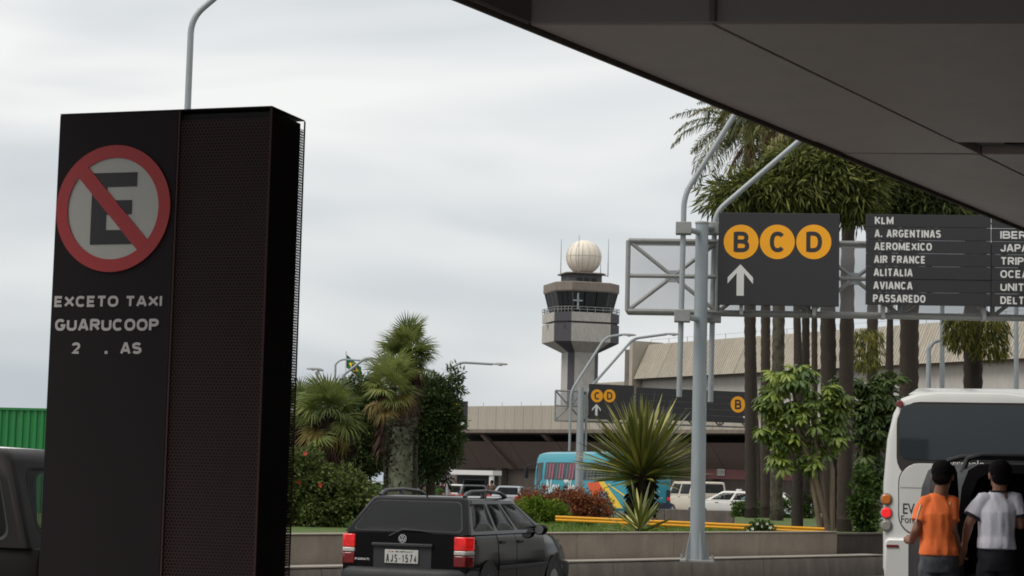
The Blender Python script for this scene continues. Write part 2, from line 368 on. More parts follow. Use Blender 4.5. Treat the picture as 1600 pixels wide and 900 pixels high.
# edge beam carrying on towards the viewer, and the raised bay beside it
panel(.0, tb, None, a1)
zr = H + .34
panel(tb, TD, None, a1, z=zr, material=SOF)
sA, sB = cross(a1, tb), cross(a1, TD)
obj('bay_face', MB().slab([dl(sA - .03, tb), dl(sA, tb), dl(sB, TD), dl(sB - .03, TD)], H + .01, zr), mat('bay_face', lin((170, 170, 174)), .35, .06, .6), dk)
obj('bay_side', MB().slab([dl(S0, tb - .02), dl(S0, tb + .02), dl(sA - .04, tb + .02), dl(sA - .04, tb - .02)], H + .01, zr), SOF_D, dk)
s4 = cross(a1, a2[1])
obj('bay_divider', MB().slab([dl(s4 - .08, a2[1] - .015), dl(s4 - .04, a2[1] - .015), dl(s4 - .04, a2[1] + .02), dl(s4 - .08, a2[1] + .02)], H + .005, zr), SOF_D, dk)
obj('deck_slab', MB().slab([dl(S0, 0.0), dl(S0, TD), dl(75, TD), dl(75, 0.0)], zr + .13, zr + .9), CONC_D, dk)
obj('edge_fascia', MB().slab([dl(S0, -.024), dl(S0, -.0), dl(75, -.0), dl(75, -.024)], H - .03, zr + 1.3), CONC_D, dk)
for k in range(7):
    s0 = lerp(b1[0], b2[0], .5) + (tse + .35 + k * .42 - b1[1]) * kx; t0 = tse + .35 + k * .42
    obj('vent_louvre', MB().slab([dl(s0 - .25, t0), dl(s0 - .2, t0 + .2), dl(s0 + .32, t0 + .34)], H - .002, H + .066), RUB, dk)
tw = thing('unseen_terminal_wall', 'unseen concrete terminal wall added behind the covered kerb to dim the light', 'wall', (E1.x, E1.y, 0), crz)  # out of view, added so the light from behind stays dim
obj('wall_face', MB().box(-30, 75, -TD - .4, -TD, 0, H + 1.2), CONC_D, tw)
for k in range(9): obj('column', MB().box(-28 + k * 12, -27.2 + k * 12, -TD + .5, -TD + 1.3, 0, H), CONC_D, tw)
tag(obj('pavement', MB().slab([tuple((E1 + ce * s + cn * t).xy) for s, t in ((-30, 5.6), (-30, TD), (75, TD), (75, 5.6))][::-1], 0, .13), CONC_D, bevel=.02), 'concrete pavement under the overhead deck', 'pavement', kind='structure')

# ================================================================== green hoarding at far left
HG = mat('green_sheet', lin((30, 122, 62)), .5, .08, 1.2, rnd=.06)
hf = Frame(at(20, 640, 42), R(-4))
hd = thing('green_hoarding', 'bright green corrugated metal hoarding at the far left', 'fence', hf.o, hf.rz)
zt = hf.hit(30, 641)[1]
prof = [(0, 0), (.05, 0), (.07, -.03), (.13, -.03), (.15, 0)]
sheet = MB()
xs = [(k * .15 + x, y) for k in range(7) for x, y in prof[:-1]] + [(1.05, 0)]
for (x0, y0), (x1, y1) in zip(xs, xs[1:]): sheet.add([(x0, y0, 0), (x1, y1, 0), (x1, y1, zt), (x0, y0, zt)], [(0, 1, 2, 3)])
sme = sheet.mesh('sheet', False)
for k in range(10): obj('corrugated_sheet', sme, HG, hd, loc=(-5.2 + k * 1.06, 0, 0))
obj('top_rail', MB().box(-5.3, 5.5, -.05, .03, zt, zt + .05), HG, hd)
for k in range(5): obj('post', MB().box(-5.2 + k * 2.6, -5.1 + k * 2.6, .05, .15, 0, zt), STEEL_D, hd)

# ================================================================== far elevated roadway (parapet band)
A, B = at(640, 640, 156), at(1180, 640, 135)
vf = Frame(A, math.atan2(B.y - A.y, B.x - A.x)); vl = 46
vd = thing('far_viaduct', 'concrete panelled elevated roadway crossing behind the blue bus', 'viaduct', vf.o, vf.rz)
zp1 = vf.hit(760, 634.5)[1]; zp0 = vf.hit(760, 676)[1]
pme = MB().box(.012, .888, 0, .18, zp0 + .25, zp1).mesh('parapet_panel')
for k in range(int(vl / .9)): obj('parapet_panel', pme, CONC_B, vd, loc=(k * .9, random.uniform(-.008, .008), 0))
obj('parapet_base', MB().box(0, vl, -.05, .5, zp0, zp0 + .24), mat('parapet_base', lin((120, 108, 98)), .9, .15, .5, stain=.3), vd)
obj('deck', MB().box(0, vl, .5, 14, zp0 - .05, zp0 + .6), CONC_D, vd)
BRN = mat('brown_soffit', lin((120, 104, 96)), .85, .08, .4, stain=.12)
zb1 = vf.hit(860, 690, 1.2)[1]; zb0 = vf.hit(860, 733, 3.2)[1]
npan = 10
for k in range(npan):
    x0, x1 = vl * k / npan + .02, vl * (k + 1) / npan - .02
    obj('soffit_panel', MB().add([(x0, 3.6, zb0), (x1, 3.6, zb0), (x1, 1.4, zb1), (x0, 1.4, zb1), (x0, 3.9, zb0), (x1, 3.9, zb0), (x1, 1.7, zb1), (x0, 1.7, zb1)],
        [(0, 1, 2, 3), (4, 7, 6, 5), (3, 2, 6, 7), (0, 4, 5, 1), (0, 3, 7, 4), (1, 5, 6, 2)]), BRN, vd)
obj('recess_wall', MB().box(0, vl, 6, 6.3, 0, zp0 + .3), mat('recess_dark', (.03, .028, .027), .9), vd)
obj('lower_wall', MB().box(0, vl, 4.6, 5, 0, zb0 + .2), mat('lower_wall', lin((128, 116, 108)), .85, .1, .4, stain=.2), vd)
for pa, pb in (((757, 679), (799, 733)), ((852, 679), (880, 712)), ((1000, 680), (1040, 733))):
    p, q = vf.hit(*pa, .9), vf.hit(*pb, 3.0)
    obj('diagonal_beam', MB().add([(p[0] - .35, .7, p[1]), (p[0] + .05, .7, p[1]), (q[0] + .05, 3.2, q[1]), (q[0] - .35, 3.2, q[1]), (p[0] - .35, 1.2, p[1]), (p[0] + .05, 1.2, p[1]), (q[0] + .05, 3.7, q[1]), (q[0] - .35, 3.7, q[1])],
        [(0, 3, 2, 1), (4, 5, 6, 7), (0, 1, 5, 4), (1, 2, 6, 5), (2, 3, 7, 6), (3, 0, 4, 7)]), BRN, vd)
for px in (778, 1105, 1330):
    x = vf.hit(px, 740, 4)[0]; obj('column', MB().box(x, x + .6, 3.7, 4.4, 0, zb0), CONC_D, vd)
f0, f1 = vf.hit(1060, 747, 2.2), vf.hit(1240, 733, 2.2)
obj('entrance_fascia', MB().box(f0[0], f1[0], 2.2, 2.6, f0[1], f0[1] + .66), mat('fascia_maroon', lin((92, 52, 50)), .6, .08, 1), vd)
p0, p1 = vf.hit(1120, 743, 2.1), vf.hit(1132, 733, 2.1)
pl = obj('gate_plaque', MB().box(p0[0], p1[0], 2.12, 2.19, p0[1], p1[1]), mat('plaque_grey', lin((150, 146, 142)), .6, .1, 8), vd)
text('D2N', (p0[0] + .05, p1[0] - .05, p0[1] + .1, p1[1] - .1), 2.115, BLACKP, pl)
zr0 = vf.hit(1000, 640, .1)[1]
m = MB()
for k in range(24): m.tube([(k * 1.9, .1, zp1), (k * 1.9, .1, zp1 + .28)], .02, 5)
obj('rail_posts', m, STEEL_D, vd, kind='stuff')

# white-framed shelter under the viaduct
sf = Frame(at(735, 740, 132), R(-25))
sh = thing('kerb_shelter', 'white framed shelter roof over the kerb below the far viaduct', 'shelter', sf.o, sf.rz)
c0, c1 = sf.hit(692, 737), sf.hit(770, 733)
obj('roof_beam', MB().box(c0[0], c1[0], 0, 1.4, c0[1] - .16, c0[1] + .14), WHITE, sh)
for x in (c0[0] + .05, c1[0] - .3): obj('post', MB().box(x, x + .25, .1, .35, 0, c0[1] - .16), WHITE, sh)
obj('back_panel', MB().box(c0[0] + .3, c1[0] - .3, 1.5, 1.6, 0, c0[1] - .2), mat('shelter_dark', (.03, .03, .032), .6), sh)

# ================================================================== far terminal with ribbed mansard
A, B = at(990, 590, 172), at(1600, 560, 134)
tf = Frame(A, math.atan2(B.y - A.y, B.x - A.x)); L_ = (B - A).xy.length * 1.35
tm = thing('far_terminal', 'long far terminal building with beige ribbed concrete mansard above the viaduct', 'building', tf.o, tf.rz)
z0 = tf.hit(990, 592)[1]; z1 = tf.hit(993, 540, 1.6)[1]
zA = z0; 
PW = 1.72; pm = MB(); nr = 6
pm.add([(.03, 0, z0), (PW - .03, 0, z0), (PW - .03, 1.6, z1), (.03, 1.6, z1)], [(0, 1, 2, 3)])
for k in range(nr):
    x = .03 + (PW - .06) * (k + .1) / nr; wv = (PW - .06) / nr * .62
    pm.add([(x, -.0, z0), (x + .03, -.07, z0), (x + wv - .03, -.07, z0), (x + wv, -.0, z0), (x, 1.6, z1), (x + .03, 1.53, z1), (x + wv - .03, 1.53, z1), (x + wv, 1.6, z1)],
           [(0, 1, 5, 4), (1, 2, 6, 5), (2, 3, 7, 6), (0, 3, 2, 1), (4, 5, 6, 7)])
pme = pm.mesh('mansard_panel', False)
for k in range(int(L_ / PW)): obj('mansard_panel', pme, CONC_B, tm, loc=(k * PW, random.uniform(-.02, .02), 0))
obj('mansard_back', MB().add([(0, .12, z0), (L_, .12, z0), (L_, 1.72, z1), (0, 1.72, z1), (0, 3, z0), (L_, 3, z0), (L_, 3, z1), (0, 3, z1)],
    [(0, 1, 2, 3), (4, 7, 6, 5), (3, 2, 6, 7), (0, 4, 5, 1), (0, 3, 7, 4), (1, 5, 6, 2)]), CONC_D, tm)
LW = mat('terminal_lower_wall', lin((176, 172, 165)), .85, .06, .4, stain=.15)
obj('upper_wall', MB().box(0, L_, .9, 8, 0, z0 - .02), LW, tm)
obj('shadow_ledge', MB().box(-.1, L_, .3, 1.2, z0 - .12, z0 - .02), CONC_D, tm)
m0 = tf.hit(986, 540, .3); 
obj('end_fin', MB().box(-.55, -.08, -.1, 3.2, 0, z1 + .25), CONC_B, tm)
obj('end_fin', MB().box(-2.2, -1.5, .6, 3.6, 0, tf.hit(980, 547, 1)[1]), CONC_D, tm)
obj('low_wing', MB().box(-9, -1.2, 1.5, 6, 0, tf.hit(955, 598, 2)[1]), CONC_B, tm)
m = MB()
for k in range(22): m.tube([(k * 2.6, 1.8, z1), (k * 2.6, 1.8, z1 + .45)], .025, 5)
m.tube([(0, 1.8, z1 + .42), (L_, 1.8, z1 + .42)], .012, 5)
obj('roof_wire', m, STEEL_D, tm)

# ================================================================== control tower
TDIST = 346; kx_ = TDIST / FPX * 1.06
tc0 = foot(905, 600, TDIST)
ct = thing('control_tower', 'concrete airport control tower with dark glass cab and white radome', 'tower', tc0, R(16))
def tz(py): return at(905, py, TDIST).z
def octr(hw, fw_, z): return [(-fw_, -hw, z), (fw_, -hw, z), (hw, -fw_, z), (hw, fw_, z), (fw_, hw, z), (-fw_, hw, z), (-hw, fw_, z), (-hw, -fw_, z)]
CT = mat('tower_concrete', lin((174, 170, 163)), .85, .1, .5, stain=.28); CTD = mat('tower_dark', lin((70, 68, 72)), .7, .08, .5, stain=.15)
TB = mat('tower_rim', lin((128, 118, 108)), .85, .1, .4, stain=.2)
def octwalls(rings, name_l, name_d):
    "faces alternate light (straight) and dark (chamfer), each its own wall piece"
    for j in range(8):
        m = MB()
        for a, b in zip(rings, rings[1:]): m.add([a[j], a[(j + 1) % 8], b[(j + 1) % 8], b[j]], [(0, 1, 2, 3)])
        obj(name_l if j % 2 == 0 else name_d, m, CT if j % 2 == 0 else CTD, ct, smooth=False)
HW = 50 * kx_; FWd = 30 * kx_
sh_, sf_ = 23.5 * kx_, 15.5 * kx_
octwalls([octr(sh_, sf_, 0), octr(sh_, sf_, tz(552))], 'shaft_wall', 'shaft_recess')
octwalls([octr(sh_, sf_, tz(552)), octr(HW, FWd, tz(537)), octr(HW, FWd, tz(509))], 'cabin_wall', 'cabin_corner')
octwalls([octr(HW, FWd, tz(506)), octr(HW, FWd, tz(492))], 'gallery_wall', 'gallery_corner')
obj('gallery_floor', MB().loft([octr(HW - .25, FWd - .1, tz(509)), octr(HW - .25, FWd - .1, tz(506.01))]), CTD, ct)
obj('gallery_deck', MB().loft([octr(HW - .1, FWd - .1, tz(494)), octr(HW - .1, FWd - .1, tz(493))]), CTD, ct)
cb0, cb1 = octr(40 * kx_, 24 * kx_, tz(492)), octr(47 * kx_, 28 * kx_, tz(460))
CGL = mat('tower_glass', (.012, .016, .018), .08, .1, 1, spec=.8)
for j in range(8):
    for k in range(3):
        a, b = Vector(cb0[j]), Vector(cb0[(j + 1) % 8]); c, d = Vector(cb1[(j + 1) % 8]), Vector(cb1[j])
        t0, t1 = k / 3 + .015, (k + 1) / 3 - .015
        obj('cab_pane', MB().add([a.lerp(b, t0), a.lerp(b, t1), d.lerp(c, t1), d.lerp(c, t0)], [(0, 1, 2, 3)]), CGL, ct, smooth=False)
    obj('cab_mullion', MB().tube([Vector(cb0[j]), Vector(cb1[j])], .14, 6), CTD, ct)
ins = lambda q, k, z: [(x * k, y * k, z) for x, y, _ in q]
obj('cab_core', MB().loft([ins(cb0, .9, tz(492)), ins(cb1, .9, tz(461))]), mat('cab_inside', (.01, .01, .012), .8), ct)
obj('roof_rim', MB().loft([octr(48.5 * kx_, 29 * kx_, tz(460)), octr(49.5 * kx_, 29.5 * kx_, tz(458)), octr(49.5 * kx_, 29.5 * kx_, tz(446)), octr(48 * kx_, 28.5 * kx_, tz(445))]), TB, ct, ang=25)
obj('equipment_room', MB().loft([octr(26 * kx_, 18 * kx_, tz(445)), octr(26 * kx_, 18 * kx_, tz(430))]), CTD, ct, ang=25)
for k in (-1, 0, 1): obj('vent_opening', MB().box((k * 11 - 3.5) * kx_, (k * 11 + 3.5) * kx_, -26.6 * kx_, -25.9 * kx_, tz(443), tz(437)), RUB, ct)
obj('platform', MB().loft([octr(31 * kx_, 21 * kx_, tz(430)), octr(31 * kx_, 21 * kx_, tz(428.4))]), TB, ct, ang=25)
rz_, rr_ = tz(402), 26 * kx_
RAD = mat('radome_white', lin((226, 216, 200)), .6, .05, .4, stain=.1)
m = MB(); m.ell((.35, 0, rz_), (rr_, rr_, rr_ * .985), 16, 12)
rd = obj('radome', m, RAD, ct, ang=80)
for k in range(16):
    a = 2 * math.pi * k / 16
    obj('radome_rib', MB().tube([(.35 + math.cos(a) * math.cos(e) * rr_ * 1.004, math.sin(a) * math.cos(e) * rr_ * 1.004, rz_ + math.sin(e) * rr_ * .985) for e in [R(-60 + 12 * i) for i in range(10)]], .05, 4), mat('rib_grey', lin((190, 182, 170)), .7), rd)
obj('radome_band', MB().tube([(.35 + math.cos(R(22.5 * k)) * rr_ * 1.004, math.sin(R(22.5 * k)) * rr_ * 1.004, rz_ + .1) for k in range(17)], .05, 4), MATS['rib_grey'], rd)
obj('radome_collar', MB().loft([[(.35 + 14 * kx_ * math.cos(R(30 * k)), 14 * kx_ * math.sin(R(30 * k)), z) for k in range(12)] for z in (tz(428.4), tz(422))]), TB, ct)
for px, y1, y0, dy in ((872, 377, 432, -1), (894, 371, 429, -3.0), (945.5, 372, 431, -1), (931, 412, 430, -2)):
    x = (px - 907) * kx_
    obj('antenna', MB().tube([(x, dy, tz(y0)), (x, dy, tz(y1))], [.09, .04], 6), STEEL_D, ct)
    obj('antenna_arm', MB().tube([(x, dy, tz(y0) + .1), (x * .78, dy * .7, tz(429))], .08, 5), STEEL_D, ct)
m = MB()
for j in range(8):
    a, b = Vector(octr(HW, FWd, tz(492))[j]), Vector(octr(HW, FWd, tz(492))[(j + 1) % 8])
    for z in (.45, .9): m.tube([a + V(0, 0, z), b + V(0, 0, z)], .05, 4)
    for k in range(5): q = a.lerp(b, k / 5); m.tube([q, q + V(0, 0, .9)], .05, 4)
obj('gallery_railing', m, STEEL_D, ct)
cx = -20 * kx_
obj('window_cross', MB().box(cx - .12, cx + .12, -46 * kx_ - .3, -46 * kx_, tz(488), tz(463)).box(cx - .8, cx + .8, -46 * kx_ - .3, -46 * kx_, tz(475.5), tz(473.5)), mat('cross_grey', lin((150, 158, 160)), .6), ct)
for x, wv in ((-36, 4), (36, 4)): obj('cabin_window', MB().box((x - wv / 2) * kx_, (x + wv / 2) * kx_, -44 * kx_, -39.5 * kx_, tz(517), tz(511)), CGL, ct)
for sx in (-1, 1): obj('floodlight', MB().box(sx * 51 * kx_ - .5, sx * 51 * kx_ + .5, -.4, .4, tz(511), tz(508.5)), WHITE, ct)
# ================================================================== taxi totem
tf_ = Frame(at(280, 173, 7.7), R(-18))
to = thing('taxi_totem', 'tall black metal totem with a no parking disc and taxi lettering at left', 'sign', tf_.o, tf_.rz)
ztop = tf_.hit(280, 173)[1]; xl = tf_.hit(94, 178)[0]; xr = tf_.hit(425, 170)[0]; dep = .315
TP = mat('totem_panel', lin((40, 35, 37)), .65, .12, 1.5, .04, 120, spec=.12)
TK = mat('totem_core', (.006, .005, .006), .8, .1, 3)
obj('front_panel', MB().box(xl, -.002, 0, .02, .1, ztop), TP, to, bevel=.003)
obj('inner_core', MB().box(xl + .005, xr - .008, .022, .29, .1, ztop - .012), TK, to)
obj('back_panel', MB().box(xl + .003, xr - .02, .291, .3, .1, ztop - .012), TP, to)
obj('top_cap', MB().box(xl, xr + .001, -.0005, dep, ztop + .001, ztop + .006), mat('totem_cap', (.03, .028, .03), .5), to, bevel=.003)
def perforated(w_, h_, pitch, ratio):
    "sheet of hexagonal cells, each with a round hole, in x,z"
    m = MB(); R_ = pitch / math.sqrt(3); dy = pitch * math.sqrt(3) / 2
    nc = int(w_ / pitch); nr = int(h_ / dy)
    ang = [math.pi / 6 + k * math.pi / 3 for k in range(6)]
    out = [(R_ * math.cos(a), R_ * math.sin(a)) for a in ang]; inn = [(x * ratio, z * ratio) for x, z in out]
    for j in range(nr):
        for i in range(nc):
            cx = pitch * (i + .5 + (.5 if j % 2 else 0)); cz = dy * (j + .5)
            if cx + pitch / 2 > w_ + .004: continue
            m.add([(cx + x, 0, cz + z) for x, z in out] + [(cx + x, 0, cz + z) for x, z in inn], [(k, (k + 1) % 6, (k + 1) % 6 + 6, k + 6) for k in range(6)])
    return m
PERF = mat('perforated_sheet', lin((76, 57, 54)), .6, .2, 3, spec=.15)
pm = perforated(xr - .004, ztop - .14, .0145, .78)
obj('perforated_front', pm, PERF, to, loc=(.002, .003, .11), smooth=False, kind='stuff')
pm = perforated(dep - .004, ztop - .14, .0125, .5)
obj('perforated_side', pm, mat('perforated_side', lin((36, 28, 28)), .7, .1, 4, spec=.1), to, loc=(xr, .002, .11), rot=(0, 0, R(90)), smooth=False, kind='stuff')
for x0, x1, y0, y1 in ((0, .007, -.002, .004), (xr - .006, xr + .002, -.002, .006), (xr - .002, xr + .003, dep - .006, dep)):
    obj('edge_strip', MB().box(x0, x1, y0, y1, .1, ztop), PERF, to)
cx, cz = tf_.hit(177.5, 326); rr = .5 * (tf_.hit(177, 227)[1] - tf_.hit(177, 425)[1])
dsc = obj('sign_disc', MB().disc(cx, cz, rr * .985, -.004, -.0005, 64), mat('disc_white', lin((186, 186, 180)), .5, .04, 5), to)
def e_poly():
    x0, x1, h, t, sw = -.095, .10, .141, .056, .066
    return [(x0, -h), (x1 - .004, -h), (x1 - .004, -h + t), (x0 + sw, -h + t), (x0 + sw, -t / 2 + .004), (x1 - .018, -t / 2 + .004), (x1 - .018, t / 2 + .004), (x0 + sw, t / 2 + .004), (x0 + sw, h - t), (x1, h - t), (x1, h), (x0, h)]
k_ = rr / .25
obj('letter', MB().prism([(cx + x * k_, cz + z * k_) for x, z in e_poly()], -.0065, -.0045), BLACKP, dsc)
RED = mat('sign_red', lin((176, 44, 48)), .5, .05, 6)
obj('red_ring', MB().ringdisc(cx, cz, rr * .80, rr, -.009, -.003, 64), RED, dsc)
a = R(-47); c_, s_ = math.cos(a), math.sin(a); l2, w2 = rr * .84, rr * .115
obj('red_slash', MB().prism([(cx + x * c_ - z * s_, cz + x * s_ + z * c_) for x, z in ((-l2, -w2), (l2, -w2), (l2, w2), (-l2, w2))], -.0095, -.0066), RED, dsc)
LT = mat('totem_letters', lin((196, 192, 190)), .55, .05, 6)
for s, (pa, pb), (ya, yb) in (('EXCETO', (85, 186), (480, 462)), ('TAXI', (196, 254), (479, 462)), ('GUARUCOOP', (86, 249), (517, 498)), ('2', (112, 126), (553, 535)), ('.', (164, 168.5), (553, 548.5)), ('AS', (188, 222), (553, 535))):
    p, q = tf_.hit(pa, ya), tf_.hit(pb, yb)
    btext(s, (p[0], q[0], p[1], q[1]), -.002, LT, to, t=.235, gap=.12) if s != '.' else obj('lettering', MB().box(p[0], q[0], -.003, -.001, p[1], q[1]), LT, to)
obj('plinth', MB().box(xl - .15, xr + .15, -.2, dep + .2, 0, .12), CONC_D, to, bevel=.015)

# ================================================================== street lamps (bent arm on a mast)
def lamp_head(parent, p, d, s=1.0):
    d = Vector((d[0], d[1], 0)).normalized(); n = V(-d.y, d.x, 0); rings = []
    for t, wv, h in ((0, .045, .05), (.12, .08, .08), (.45, .12, .09), (.72, .11, .07), (.8, .07, .04)):
        c = Vector(p) + d * t * s; rings.append([c + n * (x * wv * s) + V(0, 0, z * h * s) for x, z in ((-1, -.5), (1, -.5), (1, .4), (.5, 1), (-.5, 1), (-1, .4))])
    h = obj('lamp_head', MB().loft(rings), mat('lamp_head', lin((150, 152, 150)), .5, .06, 5), parent)
    c = Vector(p) + d * .42 * s
    obj('lamp_lens', MB().ell((c.x, c.y, c.z - .05 * s), (.11 * s, .11 * s, .04 * s), 12, 6), mat('lamp_lens', lin((190, 188, 176)), .3), parent if parent.type == 'MESH' else h)
def world_tube(th, pts, r, name, material, n=10):
    inv = th.matrix_world.inverted() if False else Matrix.Translation(-Vector(th.location))
    if th.rotation_euler[2]: inv = Matrix.Rotation(-th.rotation_euler[2], 4, 'Z') @ inv
    return obj(name, MB().tube([inv @ Vector(p) for p in pts], r, n), material, th)
def bend(a, b, c, k=.35, n=6):
    "path a-b-c with the corner b rounded"
    a, b, c = Vector(a), Vector(b), Vector(c); p0 = b + (a - b).normalized() * k; p1 = b + (c - b).normalized() * k
    return [a] + [p0.lerp(b, t).lerp(b.lerp(p1, t), t) for t in [i / n for i in range(n + 1)]] + [c]

pb = foot(284, 172, 34); 
lp = thing('street_lamp', 'grey bent street lamp mast rising behind the taxi totem', 'street lamp', pb, 0)
p1 = at(286, 172, 34); p2 = at(299, 28, 34); p3 = at(372, -34, 34)
p1 = V(p2.x - .0, p1.y, p1.z)
world_tube(lp, bend(V(p2.x - (p2.z) * .0, 34, 0), p2, p3, .28), [.075] + [.055] * 8, 'mast', STEEL)
lamp_head(lp, Vector(p3) - Vector(pb), (1, .1))
obj('base_plate', MB().box(p2.x - pb.x - .2, p2.x - pb.x + .2, -.2, .2, 0, .04), STEEL_D, lp)

# ================================================================== near gantry
GD = 33.4
gf = Frame(at(1097, 420, GD), R(-5.5))
ga = thing('sign_gantry', 'galvanised lattice gantry with round post carrying the near overhead signs', 'gantry', gf.o, gf.rz)
def gl(px, py, yo): x, z = gf.hit(px, py, yo); return V(x, yo, z)
zl, zu = gf.hit(1000, 486, 0)[1], gf.hit(1000, 376, 0)[1]
xa = gf.hit(981, 430, 0)[0]; cell = 1.52; ncell = 8; xb = xa + cell * ncell
for z in (zl, zu):
    for yy in (0, .34): obj('chord', MB().tube([(xa, yy, z), (xb, yy, z)], .042, 8), STEEL_D, ga)
zm = (zl + zu) / 2
for k in range(ncell + 1):
    x = xa + k * cell
    obj('upright', MB().tube([(x, 0, zl), (x, 0, zu)], .042, 8), STEEL_D, ga)
    obj('cross_tie', MB().tube([(x, 0, zl), (x, .34, zl)], .03, 6), STEEL_D, ga)
    if k < ncell:
        obj('mid_rail', MB().tube([(x, 0, zm), (x + cell, 0, zm)], .036, 8), STEEL_D, ga)
        for za, zb in ((zl, zu), (zu, zl)): obj('brace', MB().tube([(x, .012, za), (x + cell, .012, zb)], .034, 8), STEEL_D, ga)
        obj('joint_plate', MB().box(x + cell / 2 - .12, x + cell / 2 + .12, -.015, .03, zm - .1, zm + .1), STEEL, ga, bevel=.005)
WIRE = glass('wire_screen', (.95, .95, .95), (.5, .5, .52), .45, .8)
for k in range(ncell):
    x = xa + k * cell
    obj('wire_screen', MB().add([(x + .04, .2, zl + .04), (x + cell - .04, .2, zl + .04), (x + cell - .04, .2, zu - .04), (x + .04, .2, zu - .04)], [(0, 1, 2, 3)]), WIRE, ga, smooth=False)
yp = -.32
pt = gl(1097, 350, yp); 
obj('post', MB().tube([(pt.x, yp, .38), (pt.x, yp, 1.5), (pt.x, yp, pt.z)], [.125, .122, .108], 20), mat('post_grey', lin((150, 158, 162)), .5, .06, 3, .05, 60, metal=.2, streak=.1), ga)
obj('post_cap', MB().tube([(pt.x, yp, pt.z), (pt.x, yp, pt.z + .03)], .118, 20), STEEL_D, ga)
obj('base_plate', MB().box(pt.x - .28, pt.x + .28, yp - .26, yp + .2, .38, .42), STEEL_D, ga, bevel=.006)
for a in (0, 90, 180, 270):
    q = Matrix.Translation(V(pt.x, yp, 0)) @ Matrix.Rotation(R(a + 20), 4, 'Z'); m = MB(); m.M = q
    m.add([(.1, -.012, .42), (.215, -.012, .42), (.13, -.012, .86), (.1, -.012, .86), (.1, .012, .42), (.215, .012, .42), (.13, .012, .86), (.1, .012, .86)], [(0, 1, 2, 3), (7, 6, 5, 4), (0, 4, 5, 1), (1, 5, 6, 2), (2, 6, 7, 3), (3, 7, 4, 0)])
    obj('gusset', m, STEEL, ga)
    m = MB(); m.M = q; m.tube([(.24, .18, .41), (.24, .18, .5)], .025, 6); obj('anchor_bolt', m, STEEL_D, ga)
# two lamp arms clamped to the post
def lamp_arm(pxs, yo, pxb, pyb, pxt, label):
    lo, be, tp = gl(pxs[0], pxs[1], yo), gl(pxb, pyb, yo), gl(*pxt, yo)
    be = V(be.x, yo, be.z); lo = V(be.x - .03, yo, lo.z)
    la = obj('lamp_arm', MB().tube(bend(lo, be, tp, .22), .046, 12), STEEL, ga, label=label)
    lamp_head(la, tp, (1, 0))
    for py in (357, 494):
        z = gl(1070, py, yo).z
        obj('clamp', MB().box(be.x - .13, be.x + .13, yo - .12, yo + .12, z - .1, z + .1), STEEL_D, la, bevel=.01)
        obj('clamp_rod', MB().tube([(be.x, yo, z), (pt.x, yp, z - .02)], .05, 8), STEEL, la)
    return la
lamp_arm((1058, 620), yp - .42, 1069, 305, (1180, 128), 'left lamp arm bent towards the deck, clamped in front of the gantry post')
lamp_arm((1110, 628), .12, 1117, 333, (1300, 176), 'right lamp arm bent over the route sign, clamped behind the gantry post')
for z in (zl + .0, zu):
    obj('bracket', MB().box(pt.x - .1, pt.x + .1, yp + .08, .0, z - .06, z + .06), STEEL, ga)

def arrow(cx, cz, h, up=True):
    w_ = h * .4; t = h * .135
    P = [(0, 0), (w_ * 1.0, -h * .42), (w_ * 1.0, -h * .62), (t * .85, -h * .28), (t * .85, -h), (-t * .85, -h), (-t * .85, -h * .28), (-w_ * 1.0, -h * .62), (-w_ * 1.0, -h * .42)]
    if not up: P = [(-z - h, x) for x, z in P][::-1]; P = [(x + h, z) for x, z in P]
    return [(cx + x, cz + z) for x, z in P][::-1]
def route_disc(parent, cx, cz, r, ch, y):
    d = obj('route_disc', MB().disc(cx, cz, r, y - .004, y, 40), AMBER, parent)
    btext(ch, (cx - r * .43, cx + r * .47, cz - r * .6, cz + r * .6), y - .006, BLACKP, d, name='letter', t=.2)
ys = -.3
bs = thing('route_sign', 'black overhead sign with amber B C D discs and white up arrow', 'sign', gf.o, gf.rz)
p0, p1 = gf.hit(1121, 476, ys), gf.hit(1312, 334, ys)
obj('panel', MB().box(p0[0], p1[0], ys, ys + .06, p0[1], p1[1]), BLACKP, bs, bevel=.006)
for ch, px in (('B', 1158), ('C', 1214.5), ('D', 1271.5)):
    x, z = gf.hit(px, 378, ys); route_disc(bs, x, z, 27 * GD / FPX, ch, ys - .001)
x, z = gf.hit(1157, 413, ys); hgt = z - gf.hit(1157, 462, ys)[1]
obj('arrow', MB().prism(arrow(x, z, hgt), ys - .004, ys - .001), WHITE, bs)
for x in (p0[0] + .4, p1[0] - .4): obj('hanger', MB().box(x - .03, x + .03, ys + .06, -.0, zl - .05, zu + .05), STEEL_D, bs)
al = thing('airline_sign', 'black overhead sign of planks listing airlines in white capitals', 'sign', gf.o, gf.rz)
x0 = gf.hit(1353, 400, ys)[0]; x1 = x0 + 4.3; zt_, zb_ = gf.hit(1353, 334, ys)[1], gf.hit(1353, 476, ys)[1]
names = ['KLM', 'A. ARGENTINAS', 'AEROMEXICO', 'AIR FRANCE', 'ALITALIA', 'AVIANCA', 'PASSAREDO']
ends = [1396, 1470, 1456, 1446, 1426, 1426, 1446]; names2 = ['', 'IBERIA', 'JAPAN', 'TRIP', 'OCEANAIR', 'UNITED', 'DELTA']; wid2 = [0, .62, .58, .38, .86, .62, .5]
xm = gf.hit(1549, 400, ys)[0]
